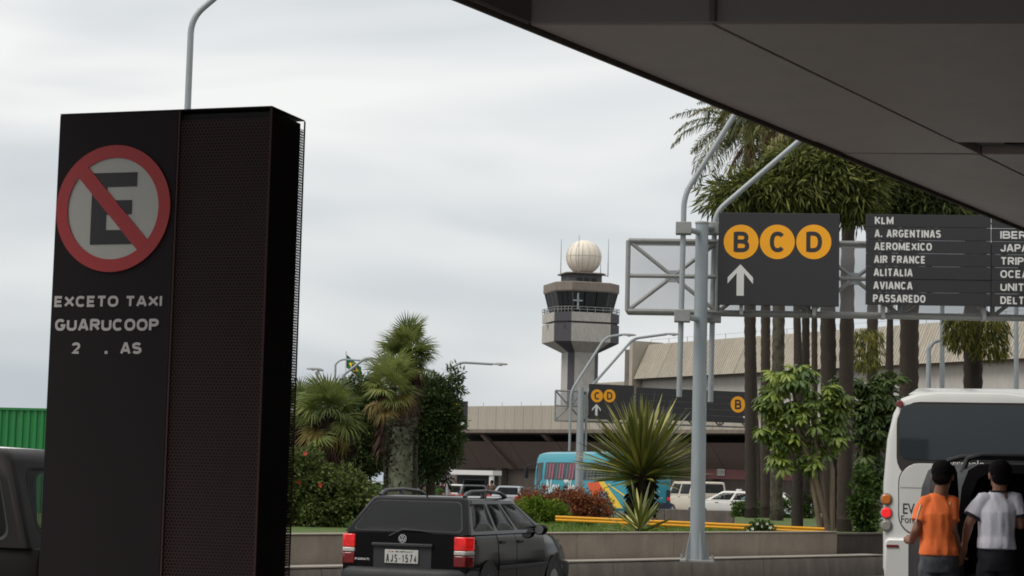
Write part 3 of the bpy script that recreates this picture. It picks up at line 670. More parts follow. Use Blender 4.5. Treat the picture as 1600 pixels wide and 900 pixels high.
for k in range(7):
    za, zb = lerp(zt_, zb_, k / 7), lerp(zt_, zb_, (k + 1) / 7)
    for j, (xa_, xb_) in enumerate(((x0, xm - .005), (xm + .005, x1))):
        dy = random.uniform(-.006, .006)
        pl = obj('plank', MB().box(xa_, xb_, ys + dy, ys + .05 + dy, zb + .004, za - .004), BLACKP, al, bevel=.003)
        pxL = 1367 - k * .5; ym = lerp(343, 466, k / 6)
        cz = (za + zb) / 2; ch = .064
        if j == 0:
            xs_, xe_ = gf.hit(pxL, ym, ys)[0], gf.hit(ends[k], ym, ys)[0]
            btext(names[k], (xs_, xe_, cz - ch, cz + ch), ys + dy - .003, WHITE, pl, t=.2, gap=.1)
        elif names2[k]:
            xs_ = gf.hit(1563, ym, ys)[0]; btext(names2[k], (xs_, xs_ + wid2[k], cz - ch, cz + ch), ys + dy - .003, WHITE, pl, t=.2, gap=.1)
for x in (x0 + .3, xm - .1, x1 - .5): obj('hanger', MB().box(x - .03, x + .03, ys + .07, -.0, zl - .08, zu + .3), STEEL_D, al)

# ================================================================== second gantry, further down the road
D2 = 80
g2 = Frame(at(905, 640, D2), R(20))
gb = thing('sign_gantry', 'smaller grey lattice gantry standing behind the reddish hedge and blue bus', 'gantry', g2.o, g2.rz)
def h2(px, py, yo=0): return g2.hit(px, py, yo)
pz = h2(907, 606)[1]; px_ = h2(907, 640, -.25)[0]
obj('post', MB().tube([(px_, -.25, .0), (px_, -.25, pz)], [.17, .13], 14), STEEL, gb)
q0, q1 = h2(867, 657), h2(912, 612)
za, zb = q0[1], q1[1]; xA = q0[0]; cw = (q1[0] - q0[0])
for z in (za, zb): obj('chord', MB().tube([(xA, 0, z), (xA + cw * 7, 0, z)], .04, 6), STEEL_D, gb)
for k in range(8): obj('upright', MB().tube([(xA + cw * k, 0, za), (xA + cw * k, 0, zb)], .04, 6), STEEL_D, gb)
for k in range(7):
    for a, b in ((za, zb), (zb, za)): obj('brace', MB().tube([(xA + cw * k, .01, a), (xA + cw * (k + 1), .01, b)], .035, 6), STEEL_D, gb)
obj('mid_rail', MB().tube([(xA, .0, (za + zb) / 2), (xA + cw, .0, (za + zb) / 2)], .035, 6), STEEL_D, gb)
obj('wire_screen', MB().add([(xA + .05, .2, za), (xA + cw * 2, .2, za), (xA + cw * 2, .2, zb), (xA + .05, .2, zb)], [(0, 1, 2, 3)]), WIRE, gb, smooth=False)
for px0, py0, pxb, pyb, pxt, pyt, lb in ((889, 705, 946, 527, 972, 523, 'left lamp arm of the further gantry'), (914, 705, 990, 529, 1042, 522, 'right lamp arm of the further gantry')):
    lo, tp = h2(px0, py0, -.2), h2(px0 + 3, 612, -.2); be = h2(pxb, pyb, -.2); en = h2(pxt, pyt, -.2)
    la = obj('lamp_arm', MB().tube(bend((lo[0] + .02, -.2, lo[1]), (tp[0], -.2, tp[1]), (be[0], -.2, be[1]), .3)[:-1] + bend((tp[0] * .2 + be[0] * .8, -.2, tp[1] * .2 + be[1] * .8), (be[0], -.2, be[1]), (en[0], -.2, en[1]), .3), .055, 8), STEEL, gb)
    lamp_head(la, (en[0], -.2, en[1]), (1, 0), .75)
s2 = thing('route_sign', 'black overhead sign with amber C D discs above the blue bus', 'sign', g2.o, g2.rz)
u0, u1 = h2(920, 654.5, -.3), h2(991, 602.5, -.3)
obj('panel', MB().box(u0[0], u1[0], -.3, -.22, u0[1], u1[1]), BLACKP, s2, bevel=.006)
for ch, px in (('C', 932.8), ('D', 952.3)):
    x, z = h2(px, 618.5, -.3); route_disc(s2, x, z, .262, ch, -.301)
x, z = h2(932, 631, -.3); obj('arrow', MB().prism(arrow(x, z, z - h2(932, 649.5, -.3)[1]), -.305, -.301), WHITE, s2)
s3 = thing('airline_sign', 'long black overhead sign with a single amber B disc behind the gantry post', 'sign', g2.o, g2.rz)
u0, u1 = h2(994, 655, -.3), h2(1180, 612, -.3)
zt_ = h2(994, 605, -.3)[1]
for k in range(5):
    a, b = lerp(u0[1], zt_, k / 5), lerp(u0[1], zt_, (k + 1) / 5)
    obj('plank', MB().box(u0[0], u1[0], -.3, -.22, a + .003, b - .003), BLACKP, s3)
x, z = h2(1153, 632, -.3); route_disc(s3, x, z, .335, 'B', -.303)
p, q = h2(1093.5, 638, -.3), h2(1101.5, 633, -.3); btext('AIN', (p[0], q[0], p[1], q[1]), -.304, WHITE, s3)
p, q = h2(1161, 653, -.3), h2(1167, 650.5, -.3); obj('lettering', MB().box(p[0], q[0], -.305, -.303, p[1], q[1]), WHITE, s3)

# third route sign half hidden by the dark tree
g3 = Frame(at(716, 650, 118), R(-6))
s4 = thing('route_sign', 'small black overhead sign with right arrow peeking out behind the dark tree', 'sign', g3.o, g3.rz)
p, q = g3.hit(690, 671), g3.hit(731, 627)
obj('panel', MB().box(p[0], q[0], 0, .1, p[1], q[1]), BLACKP, s4)
x, z = g3.hit(708, 640); route_disc(s4, x, z, .42, 'C', -.002)
x, z = g3.hit(717, 658.5)
obj('arrow', MB().prism([(x + dz, z + dx) for dx, dz in [(a - 0, b) for a, b in ((0, .42), (.32, .08), (.32, -.1), (.07, .12), (.07, -.5), (-.07, -.5), (-.07, .12), (-.32, -.1), (-.32, .08))]], -.006, -.002), WHITE, s4)
obj('post', MB().tube([(p[0] + .3, .25, 0), (p[0] + .3, .25, q[1])], .14, 10), STEEL, s4)

# other street lamps and plain masts
def bent_lamp(pxp, pyb, pxb, pytip, pxt, d, label, r=.05, sgn=1):
    b = foot(pxp, 600, d); t = thing('street_lamp', label, 'street lamp', b, 0)
    a, c, e = at(pxp, pyb, d), at(pxb, pytip, d), at(pxt, pytip + 2 + (pxt - pxb) * .02, d)
    o = Vector(b)
    obj('mast', MB().tube([V(0, 0, 0)] + bend(a - o, c - o, e - o, .25)[0:], [r * 1.5, r * 1.2] + [r] * 8, 8), STEEL, t)
    lamp_head(t, e - o, (sgn, 0), .75)
    return t
bent_lamp(704, 576, 719, 566, 770, 80, 'bent street lamp rising behind the dark tree')
bent_lamp(524, 570, 531, 561, 574, 84, 'thin street lamp arching past the flag', .04)
bent_lamp(537, 586, 571, 559, 590, 84, 'slanting street lamp arm just right of the flag', .06)
bent_lamp(496, 580, 497, 575, 501, 84, 'street lamp head above the left fan palm', .05, -1)
bent_lamp(1451, 545, 1462, 530, 1472, 70, 'thin bent lamp mast in front of the far terminal', .07)
for px, d, r, pt_, lb in ((1472, 66, .09, 470, 'thicker plain grey mast in front of the far terminal'), (1588, 66, .09, 470, 'plain grey mast above the coach at the right edge')):
    b = foot(px, 600, d); t = thing('lamp_mast', lb, 'mast', b, 0)
    z = at(px, pt_, d).z; obj('mast', MB().tube([(0, 0, 0), (0, 0, z)], [r * 1.2, r * .8], 10), STEEL, t)
    lamp_head(t, (0, 0, z), (1, 0))

# national flag on its pole
fd = 95; fb = foot(540.5, 560, fd); fl = thing('flag_pole', 'green and yellow national flag drooping on a thin white pole', 'flag', fb, 0)
zt_ = at(541, 549, fd).z
obj('pole', MB().tube([(0, 0, 0), (0, 0, zt_)], .035, 8), WHITE, fl)
m = MB(); nu, nv = 14, 8
def cloth(u, v):
    x = .03 + u * .72; z = zt_ - .15 - u * .62 * (1 - .1 * v) - v * .62
    return V(x, .06 * math.sin(u * 9 + v * 2), z)
m.add([cloth(i / nu, j / nv) for i in range(nu + 1) for j in range(nv + 1)], [(i * (nv + 1) + j, (i + 1) * (nv + 1) + j, (i + 1) * (nv + 1) + j + 1, i * (nv + 1) + j + 1) for i in range(nu) for j in range(nv)])
fc = obj('flag_cloth', m, mat('flag_green', lin((20, 96, 60)), .8), fl)
def patch(pts, dy, name, material):
    m = MB(); m.add([cloth(u, v) + V(0, dy, 0) for u, v in pts], [tuple(range(len(pts)))]); obj(name, m, material, fc, smooth=False)
dm = [(.5, .12), (.62, .3), (.86, .5), (.62, .7), (.5, .88), (.38, .7), (.14, .5), (.38, .3)]
patch(dm, -.02, 'rhombus', mat('flag_yellow', lin((236, 196, 30)), .8))
patch([(.5 + .15 * math.cos(R(30 * k)), .5 + .22 * math.sin(R(30 * k))) for k in range(12)], -.035, 'globe', mat('flag_blue', lin((30, 40, 90)), .8))
# ================================================================== vehicles
def rrect(u0, u1, v0, v1, ru, rv, k=4):
    pts = []; outi = []
    for (cu, cv, a0, cor) in ((u1 - ru, v1 - rv, 0, (1, 1)), (u0 + ru, v1 - rv, 90, (0, 1)), (u0 + ru, v0 + rv, 180, (0, 0)), (u1 - ru, v0 + rv, 270, (1, 0))):
        for i in range(k + 1):
            a = R(a0 + 90 * i / k); pts.append((cu + ru * math.cos(a), cv + rv * math.sin(a)))
            first = (a0 % 180 == 0)
            if i == 0: outi.append((cor[0], pts[-1][1]) if first else (pts[-1][0], cor[1]))
            elif i == k: outi.append((pts[-1][0], cor[1]) if first else (cor[0], pts[-1][1]))
            else: outi.append(cor)
    return pts, outi
def bil(c, u, v): return c[0].lerp(c[1], u).lerp(c[3].lerp(c[2], u), v)
def window_patch(body, c, hole, rad, pane_name, gl_m, parent, off=.006, seal=.018, seal_m=None, bulge=.028):
    "body skin with a rounded hole on the bilinear face c; pane and rubber seal as parts"
    c = [Vector(p) for p in c]; n = (c[1] - c[0]).cross(c[3] - c[0]).normalized()
    u0, u1, v0, v1 = hole; lu = (c[1] - c[0]).length; lv = (c[3] - c[0]).length
    ru = min(rad / lu, (u1 - u0) / 2.05); rv = min(rad / lv, (v1 - v0) / 2.05)
    pts, out = rrect(u0, u1, v0, v1, ru, rv); k = len(pts)
    body.add([bil(c, *p) for p in out] + [bil(c, *p) for p in pts], [(i, (i + 1) % k, (i + 1) % k + k, i + k) for i in range(k)])
    cu, cv = (u0 + u1) / 2, (v0 + v1) / 2; pm_ = MB(); rg = []
    for s_ in (1, .85, .68, .5, .32, .14): rg.append([bil(c, cu + (p[0] - cu) * s_, cv + (p[1] - cv) * s_) - n * (off - bulge * (1 - s_ * s_)) for p in pts])
    pm_.loft(rg, caps=False); pm_.add(rg[-1], [tuple(range(k))])
    pane = obj(pane_name, pm_, gl_m, parent, ang=80)
    inn = [(cu + (p[0] - cu) * (1 - 2 * seal / (lu * (u1 - u0))), cv + (p[1] - cv) * (1 - 2 * seal / (lv * (v1 - v0)))) for p in pts]
    sm = MB().add([bil(c, *p) + n * .002 for p in pts] + [bil(c, *p) - n * .003 for p in inn], [(i, (i + 1) % k, (i + 1) % k + k, i + k) for i in range(k)])
    obj('window_seal', sm, seal_m or RUB, pane, smooth=False)
    return pane
def marks(x0, x1, z0, z1, n, y, mm, parent):
    "lettering too small to read: a row of uneven strokes"
    m = MB(); w_ = (x1 - x0) / n
    for k in range(n):
        h = (z1 - z0) * random.uniform(.7, 1); a = x0 + k * w_
        m.box(a, a + w_ * .3, y, y + .002, z0, z0 + h); m.box(a + w_ * .3, a + w_ * .75, y, y + .002, z0 + h * random.choice((0, .4, .78)), z0 + h * .22 + h * random.choice((0, .4, .78)))
    obj('lettering', m, mm, parent, smooth=False)
DGL = glass('tinted_glass', (.16, .17, .18), (.012, .013, .015), .55, .09)
CGLS = glass('clear_car_glass', (.62, .68, .68), (.02, .025, .025), .22)
TYRE = mat('tyre', (.015, .015, .016), .85, .1, 20); RIM = mat('wheel_rim', (.35, .35, .36), .4, .05, 5, metal=.7)
SEAT = mat('seat_fabric', (.02, .02, .022), .9)
TRIM = mat('dark_trim', (.02, .02, .022), .6, .08, 8)
TL_R = mat('tail_red', (.32, .012, .012), .15, .1, 30, emit=(1, .02, .015), estr=.22, coat=.5)
TL_B = mat('tail_red_lit', (.45, .015, .015), .15, .1, 14, emit=(1, .015, .012), estr=.22, coat=.5)
TL_D = mat('tail_red_dark', (.17, .008, .01), .15, .1, 30, coat=.5)
TL_W = mat('tail_clear', (.5, .47, .44), .2, .15, 40, coat=.5)
def section(w_, zb, zt):
    h = zt - zb
    return [(0, zb), (.82 * w_, zb), (.95 * w_, zb + .05), (.985 * w_, zb + .18 * h), (w_, zb + .45 * h), (.985 * w_, zb + .75 * h), (.965 * w_, zb + .9 * h), (.93 * w_, zt), (.80 * w_, zt + .01), (0, zt + .02)]
def car(name, label, loc, rz, paint, gl_m, st_, gh, windows, doors, wheels, group=None, rear_hole=(.07, .93, .12, .93), tail=True, rear_glass=True, rad=.06, crown=.05, open_rear=False, lit=False, near_glass=None):
    """st_: stations (y, half width, z bottom, z top); gh: (zb, yr0, yf0, w0, zt, yr1, yf1, w1)"""
    t = thing(name, label, 'car' if 'van' not in name else 'van', loc, rz, group)
    b = MB()
    rings = []
    for y, w_, zb, zt in st_:
        s = section(w_, zb, zt); s = [(x, y, z) for x, z in s]; rings.append(s + [(-x, y, z) for x, y, z in s[-2:0:-1]])
    b.loft(rings)
    zb, yr0, yf0, w0, zt, yr1, yf1, w1 = gh; e = .05
    P0 = lambda x, y: V(x, y, zb); P1 = lambda x, y: V(x, y, zt)
    # corner strips (rounded) between the four faces
    for sx in (-1, 1):
        for (ya, yb, s) in ((yr0, yr1, 1), (yf0, yf1, -1)):
            lo = [P0(sx * (w0 - e), ya), P0(sx * (w0 - e * .25), ya + s * e * .25), P0(sx * w0, ya + s * e)]
            hi = [P1(sx * (w1 - e), yb), P1(sx * (w1 - e * .25), yb + s * e * .25), P1(sx * w1, yb + s * e)]
            b.add(lo + hi, [(0, 1, 4, 3), (1, 2, 5, 4)])
    rear = [P0(-w0 + e, yr0), P0(w0 - e, yr0), P1(w1 - e, yr1), P1(-w1 + e, yr1)]
    front = [P0(w0 - e, yf0), P0(-w0 + e, yf0), P1(-w1 + e, yf1), P1(w1 - e, yf1)]
    if rear_glass: window_patch(b, rear, rear_hole, rad * 1.3, 'rear_window', gl_m, t, bulge=.014)
    elif not open_rear: b.add(rear, [(0, 1, 2, 3)])
    window_patch(b, front, (.05, .95, .08, .95), rad, 'windscreen', gl_m, t)
    for sx in (-1, 1):
        c = [P0(sx * w0, yr0 + e), P0(sx * w0, yf0 - e), P1(sx * w1, yf1 - e), P1(sx * w1, yr1 + e)]
        for (ua, ub, ta, tb_, hole) in windows:
            q = [bil(c, ua, 0), bil(c, ub, 0), bil(c, tb_, 1), bil(c, ta, 1)]
            if sx < 0: q = [q[1], q[0], q[3], q[2]]; h2_ = (1 - hole[1], 1 - hole[0], hole[2], hole[3])
            else: h2_ = hole
            window_patch(b, q, h2_, rad, 'side_window', near_glass if near_glass and sx < 0 else gl_m, t)
    # roof
    def rr(ins, z, n=6):
        x, ya, yb = w1 - ins, yr1 + ins * 1.0, yf1 - ins * 1.3; k = e
        return [(-x + k, ya, z), (x - k, ya, z), (x - k * .25, ya + k * .25, z), (x, ya + k, z), (x, yb - k, z), (x - k * .25, yb - k * .25, z), (x - k, yb, z), (-x + k, yb, z), (-x + k * .25, yb - k * .25, z), (-x, yb - k, z), (-x, ya + k, z), (-x + k * .25, ya + k * .25, z)]
    b.loft([rr(0, zt), rr(.03, zt + crown * .5), rr(.1, zt + crown * .85), rr(.28, zt + crown)], caps=False)
    k = len(b.v); b.v += [tuple(p) for p in rr(.28, zt + crown)]; b.f.append(tuple(range(k, k + 12)))
    obj('body', b, paint, t, ang=32)
    # doors: slightly raised skins with a gap all round
    ys = [s[0] for s in st_]
    def stat(y):
        for a, c in zip(st_, st_[1:]):
            if a[0] <= y <= c[0]: f = (y - a[0]) / (c[0] - a[0]); return [lerp(a[i], c[i], f) for i in range(4)]
        return st_[-1]
    for sx in (-1, 1):
        for y0, y1 in doors:
            m = MB(); n = 8; g_ = []
            for i in range(n + 1):
                y = lerp(y0, y1, i / n); s = section(*stat(y)[1:]); g_.append([(sx * (x + .006), y, z) for x, z in s[2:8]])
            m.loft(g_, caps=False, closed=False)
            d = obj('door', m, paint, t, ang=50)
            s = section(*stat(y0 + .14)[1:]); hx, hz = s[6]
            obj('door_handle', MB().box(*(sorted((sx * hx, sx * (hx + .03)))), y0 + .06, y0 + .24, hz - .06, hz - .02), TRIM, d, bevel=.008)
    for wy in wheels:
        for sx in (-1, 1):
            w_ = stat(wy)[1]; r = .29
            wh = obj('wheel', MB().M_ell if False else MB().tube([(sx * (w_ - .2), wy, r), (sx * (w_ - .03), wy, r), (sx * (w_ - .0), wy, r)], [r, r, r * .93], 24), TYRE, t)
            obj('rim', MB().tube([(sx * (w_ - .02), wy, r), (sx * (w_ + .006), wy, r)], [r * .68, r * .6], 16), RIM, wh)
            a = MB(); pts = []
            for kk in range(13):
                q = R(-8 + 196 * kk / 12); pts.append((math.cos(q), math.sin(q)))
            a.add([(sx * (w_ + .0065), wy + c * (r + .02), r + s * (r + .02)) for c, s in pts] + [(sx * (w_ + .011), wy + c * (r + .075), r + s * (r + .075)) for c, s in pts], [(i, i + 1, i + 14, i + 13) for i in range(12)])
            a.add([(sx * (w_ + .005), wy + c * (r + .05), r + s * (r + .05)) for c, s in pts], [tuple(range(13))])
            obj('wheel_arch', a, TRIM, t)
    # bumpers
    for yy, s_ in ((st_[0][0], -1), (st_[-1][0], 1)):
        w_ = st_[0][1] if s_ < 0 else st_[-1][1] * 1.12; m = MB(); ring = []
        prof = [(-.02, .30), (.07, .31), (.105, .38), (.105, .50), (.06, .545), (-.02, .55)]
        path = []
        for kk in range(11):
            f = -1 + 2 * kk / 10; x = f * (w_ + .005); back = .0 if abs(f) < .75 else (abs(f) - .75) ** 2 * 2.2
            path.append((x, back))
        path = [(-(w_ + .012), .42)] + path + [(w_ + .012, .42)]
        rings = []
        for x, bk in path: rings.append([(x + (0 if abs(x) < w_ else math.copysign(o_ * .25, x)), yy - s_ * bk + s_ * o_ * (1 if abs(x) < w_ + .01 else .2), z) for o_, z in prof])
        obj('bumper', m.loft(rings), TRIM, t, ang=50)
    if tail:
        y = st_[0][0]; w_ = st_[0][1]
        for sx in (-1, 1):
            for (za, zb_, mm, nm) in ((.78, .94, TL_B if lit else TL_R, 'brake_light'), (.72, .775, TL_W, 'reverse_light'), (.58, .715, TL_D, 'tail_light')):
                m = MB(); xo = w_ * .985 + .012; xi = w_ * .985 - .15
                x1_, x2_ = st_[0][1] + .012, st_[1][1] + .014
                P = [(sx * xi, y - .018), (sx * (x1_ - .03), y - .014), (sx * x1_, y + .02), (sx * x2_, y + .075), (sx * (x2_ + .004), y + .16), (sx * (xi), y + .16)]
                obj(nm, m.slab(P if sx > 0 else P[::-1], za, zb_), mm, t, bevel=.012)
    # interior
    m = MB()
    for yy in (lerp(yr0, yf0, .38), lerp(yr0, yf0, .66)):
        for sx in (-.36, .36): m.box(sx - .22, sx + .22, yy, yy + .1, zb - .1, zb + .14).box(sx - .12, sx + .12, yy + .01, yy + .08, zb + .16, zb + .33)
    obj('seats', m, SEAT, t, bevel=.02)
    return t, b

# ------------------------------------------------------------------ black estate car with brake lights on
def carpaint(name, c, **k): return mat(name, c, .32, .04, 2, coat=.8, **k)
PBLK = mat('black_paint', (.006, .0055, .0062), .1, .2, 1.5, coat=.03, spec=.16)
W_ = .85
est = [(.06, W_ * .955, .34, .955), (.13, W_ * .985, .30, .965), (.5, W_, .27, .975), (1.6, W_ * 1.0, .24, .975), (2.9, W_, .24, .965), (3.3, W_ * .99, .26, .92), (3.8, W_ * .96, .3, .84), (4.12, W_ * .88, .34, .74), (4.25, W_ * .78, .36, .66)]
cp = at(626, 900, 24.0)
HEAD = R(19.5)
pc, _ = car('estate_car', 'black estate car with lit brake lights and roof rails on the road', (cp.x, 24.2, 0), -HEAD, PBLK, DGL, est,
            (.965, .11, 3.05, .825, 1.375, .50, 2.15, .645), [(0, .335, 0, .335, (.1, .93, .10, .90)), (.335, .61, .335, .64, (.04, .94, .10, .90)), (.61, 1, .64, 1, (.05, .86, .10, .90))],
            [(1.12, 1.78), (1.80, 2.92)], (.72, 3.35), lit=True, rear_hole=(.025, .975, .05, .96))
# roof rails, aerial, wiper, emblem, plate and lettering
for sx in (-1, 1):
    m = MB(); x = sx * .56
    m.tube([(x, .60, 1.41), (x, .68, 1.455), (x, .8, 1.478), (x, 1.35, 1.492), (x, 1.88, 1.47), (x, 2.06, 1.43), (x, 2.12, 1.39)], [.028, .028, .024, .022, .024, .028, .028], 8)
    rl = obj('roof_rail', m, mat('rail_grey', (.07, .07, .075), .5), pc)
    obj('rail_foot', MB().box(x - .022, x + .022, 1.22, 1.34, 1.40, 1.485), MATS['rail_grey'], rl, bevel=.01)
obj('aerial', MB().tube([(.02, .72, 1.42), (.02, .60, 1.66)], [.012, .005], 6), RUB, pc)
rs = lambda z, dy=0: lerp(.11, .50, (z - .965) / (1.375 - .965)) + dy
obj('wiper', MB().tube([(-.20, .055, .925), (-.14, .06, .955), (-.06, rs(1.0, -.03), 1.0), (.0, rs(1.02, -.02), 1.02)], .014, 6).tube([(-.07, rs(1.0, -.025), 1.005), (.15, rs(1.0, -.022), 1.0), (.33, rs(.985, -.02), .985)], [.018, .014, .008], 6), RUB, pc)
em = obj('emblem', MB().disc(-.02, .90, .052, .044, .058, 32), CHROME, pc)
obj('emblem_field', MB().disc(-.02, .90, .044, .0435, .0445, 32), mat('emblem_dark', (.03, .03, .035), .4), em)
def stroke(pts, w_, y0, y1, m):
    for (xa, za), (xb, zb) in zip(pts, pts[1:]):
        d = V(xb - xa, zb - za, 0).normalized(); n = V(-d.y, d.x, 0) * w_ / 2
        m.prism([(xa + n.x, za + n.y), (xb + n.x, zb + n.y), (xb - n.x, zb - n.y), (xa - n.x, za - n.y)], y0, y1)
m = MB(); c = (-.02, .90); s = .044
stroke([(c[0] - .42 * s, c[1] + .88 * s), (c[0], c[1] + .12 * s), (c[0] + .42 * s, c[1] + .88 * s)], .011, .0415, .043, m)
stroke([(c[0] - .86 * s, c[1] + .35 * s), (c[0] - .38 * s, c[1] - .75 * s), (c[0], c[1] - .05 * s), (c[0] + .38 * s, c[1] - .75 * s), (c[0] + .86 * s, c[1] + .35 * s)], .011, .0415, .043, m)
obj('emblem_letters', m, CHROME, em)
obj('plate_recess', MB().box(-.40, .36, .052, .058, .52, .80), TRIM, pc, bevel=.01)
obj('plate_hood', MB().box(-.42, .38, .02, .06, .80, .845), TRIM, pc, bevel=.012)
npl = obj('number_plate', MB().box(-.245, .195, .036, .05, .60, .765), mat('plate_grey', lin((190, 190, 184)), .45, .05, 10), pc, bevel=.006)
btext('AJS-1574', (-.225, .175, .615, .71), .034, BLACKP, npl, t=.13, gap=.2)
marks(-.19, -.12, .735, .752, 2, .034, RED, npl); marks(-.10, .14, .735, .752, 8, .034, BLACKP, npl)
btext('PARATI', (-.64, -.45, .625, .652), .042, WHITE, pc)
def lampbox(*a): pass
for sx in (-1, 1):
    m = MB(); m.ell((sx * .88, 2.62, 1.0), (.10, .06, .075), 14, 8); mr = obj('wing_mirror', m, PBLK, pc)
    obj('mirror_glass', MB().disc(sx * .88, 1.0, .058, 2.558, 2.566, 20), CHROME, mr)
    m = MB(); m.tube([(sx * .79, 2.66, .97), (sx * .84, 2.63, .985)], .025, 6); obj('mirror_arm', m, TRIM, mr)
    w1_ = est[2][1]
    obj('side_moulding', MB().box(*sorted((sx * (w1_ * 1.0), sx * (w1_ + .02))), 1.1, 3.0, .52, .57), TRIM, pc, bevel=.006)

# ------------------------------------------------------------------ dark people carrier at far left
W2 = .88
mpv = [(.06, W2 * .95, .36, 1.13), (.14, W2 * .985, .32, 1.14), (.6, W2, .28, 1.15), (3.0, W2, .26, 1.14), (3.5, W2 * .98, .3, 1.02), (4.1, W2 * .92, .34, .85), (4.3, W2 * .8, .38, .7)]
PDK = mat('dark_wine_paint', (.011, .0085, .0085), .45, .1, 2, spec=.12)
cp = V(-2.55, 12.8, 0)
mc, _ = car('people_carrier', 'dark people carrier with silver roof rail cut off by the left edge', (cp.x, 12.8, 0), R(75), PDK, glass('see_through_glass', (.62, .66, .64), (.01, .01, .01), .18), mpv,
            (1.14, .1, 3.1, .84, 1.66, .32, 2.4, .70), [(0, .30, 0, .30, (.07, .93, .08, .9)), (.30, .62, .30, .64, (.05, .95, .10, .88)), (.62, 1, .64, 1, (.05, .85, .10, .88))], [(.95, 1.9), (1.92, 2.95)], (.75, 3.3), rad=.08, crown=.085, near_glass=mat('black_glass', (.006, .006, .006), .3, .1, 3, spec=.1))
for sx in (-1, 1):
    x = sx * .62
    rl = obj('roof_rail', MB().tube([(x, .42, 1.665), (x, .55, 1.725), (x, 1.4, 1.765), (x, 2.1, 1.74), (x, 2.2, 1.69)], .013, 8), mat('silver_rail', (.6, .6, .61), .35, .03, 4, metal=.6), mc)

# ------------------------------------------------------------------ dark van with open rear doors at right
vp = at(1492, 800, 18.2); VX = vp.x
vn = thing('loading_van', 'black van with its rear doors open in front of the two men', 'van', (VX, 18.2, 0), R(-4))
VB = mat('van_black', (.009, .008, .010), .5, .15, 2, spec=.25); VI = mat('van_interior', (.012, .012, .013), .9)
def vring(y, ins, zt): 
    x0, x1 = ins, 1.72 - ins
    return [(x0, y, .35), (x1, y, .35), (x1 + .0, y, 1.1), (x1 - .06, y, zt - .22), (x1 - .12, y, zt - .06), (x1 - .22, y, zt), (x0 + .22, y, zt), (x0 + .12, y, zt - .06), (x0 + .06, y, zt - .22), (x0, y, 1.1)]
o0, o1 = vring(0, 0, 1.88), vring(.0, .085, 1.80)
b = MB(); b.loft([vring(0, 0, 1.88), vring(2.6, 0, 1.9), vring(3.1, .04, 1.6), vring(3.2, .05, 1.15), vring(4.0, .1, .95), vring(4.05, .2, .7)], caps=False)
k = len(b.v); b.v += [tuple(p) for p in o0] + [tuple(p) for p in o1]; b.f += [(k + j, k + (j + 1) % 10, k + (j + 1) % 10 + 10, k + j + 10) for j in range(10)]
obj('body', b, VB, vn, ang=30)
b = MB(); b.loft([vring(0.01, .085, 1.80), vring(1.5, .085, 1.80)], caps=False); k = len(b.v); b.v += [tuple(p) for p in vring(1.5, .085, 1.80)]; b.f.append(tuple(range(k, k + 10)))
obj('load_bay', b, VI, vn)
obj('load_floor', MB().box(.09, 1.63, .0, 1.5, .56, .62), VI, vn)
obj('bumper', MB().box(.02, 1.70, -.12, -.0, .36, .56), TRIM, vn, bevel=.03)
# left barn door swung towards the viewer
hx, hz = .03, 0; m = MB(); dw = .80; da = R(-114)
door_outline = [(0, .56), (dw, .56), (dw, 1.05), (dw - .02, 1.55), (dw - .08, 1.74), (dw - .2, 1.83), (.14, 1.86), (.05, 1.80), (0, 1.6)]
m.prism(door_outline, -.03, .03); dr = obj('rear_door', m, VB, vn, loc=(hx - .03, -.05, 0), rot=(0, 0, da), bevel=.012)
m = MB(); m.prism([(.12, 1.12), (dw - .12, 1.12), (dw - .14, 1.55), (dw - .22, 1.7), (.2, 1.72), (.13, 1.62)], -.038, .038)
obj('door_window', m, glass('van_door_glass', (.08, .08, .12), (.03, .03, .05), .6), dr)
obj('door_handle', MB().box(.58, .72, -.055, -.03, .98, 1.03), CHROME, dr, bevel=.006)
dr2 = obj('rear_door', MB().prism(door_outline, -.03, .03), VB, vn, loc=(1.72, -.05, 0), rot=(0, 0, R(-60)), bevel=.012)
obj('door_window', MB().prism([(.12, 1.12), (dw - .12, 1.12), (dw - .14, 1.55), (dw - .22, 1.7), (.2, 1.72), (.13, 1.62)], -.038, .038), MATS['van_door_glass'], dr2)
for y in (.35, 1.5):
    rb = obj('roof_bar', MB().tube([(.12, y, 1.80), (.17, y, 1.93), (.3, y, 1.965), (1.42, y, 1.965), (1.55, y, 1.93), (1.6, y, 1.80)], .026, 8), TRIM, vn)
obj('pillar_highlight', MB().add([(.088, .02, 1.1), (.108, .02, 1.1), (.165, .03, 1.55), (.15, .03, 1.55), (.088, .05, 1.1), (.108, .05, 1.1), (.165, .06, 1.55), (.15, .06, 1.55)], [(0, 1, 2, 3), (7, 6, 5, 4), (0, 4, 5, 1), (1, 5, 6, 2), (2, 6, 7, 3), (3, 7, 4, 0)]), mat('highlight_pale', (.22, .22, .23), .4), vn)  # pale strip painted in as the highlight on the interior pillar
obj('load_bay_window', MB().box(1.62, 1.632, .3, 1.1, 1.12, 1.5), mat('bay_window', (.35, .42, .42), .2), vn)
for x in (.35, 1.0): obj('seat_back', MB().box(x, x + .5, 1.1, 1.25, .6, 1.35), SEAT, vn, bevel=.05)
bag = thing('travel_bag', 'pale soft bag on the floor of the open van', 'bag', (VX, 18.2, 0), R(-4))
m = MB(); m.ell((.36, .3, .75), (.26, .2, .15), 18, 10)
obj('bag_body', m, mat('bag_beige', lin((150, 140, 128)), .8, .25, 6, .4, 20), bag)
obj('bag_handle', MB().tube([(.25, .2, .86), (.3, .18, .95), (.42, .18, .95), (.47, .2, .86)], .012, 6), TRIM, bag)

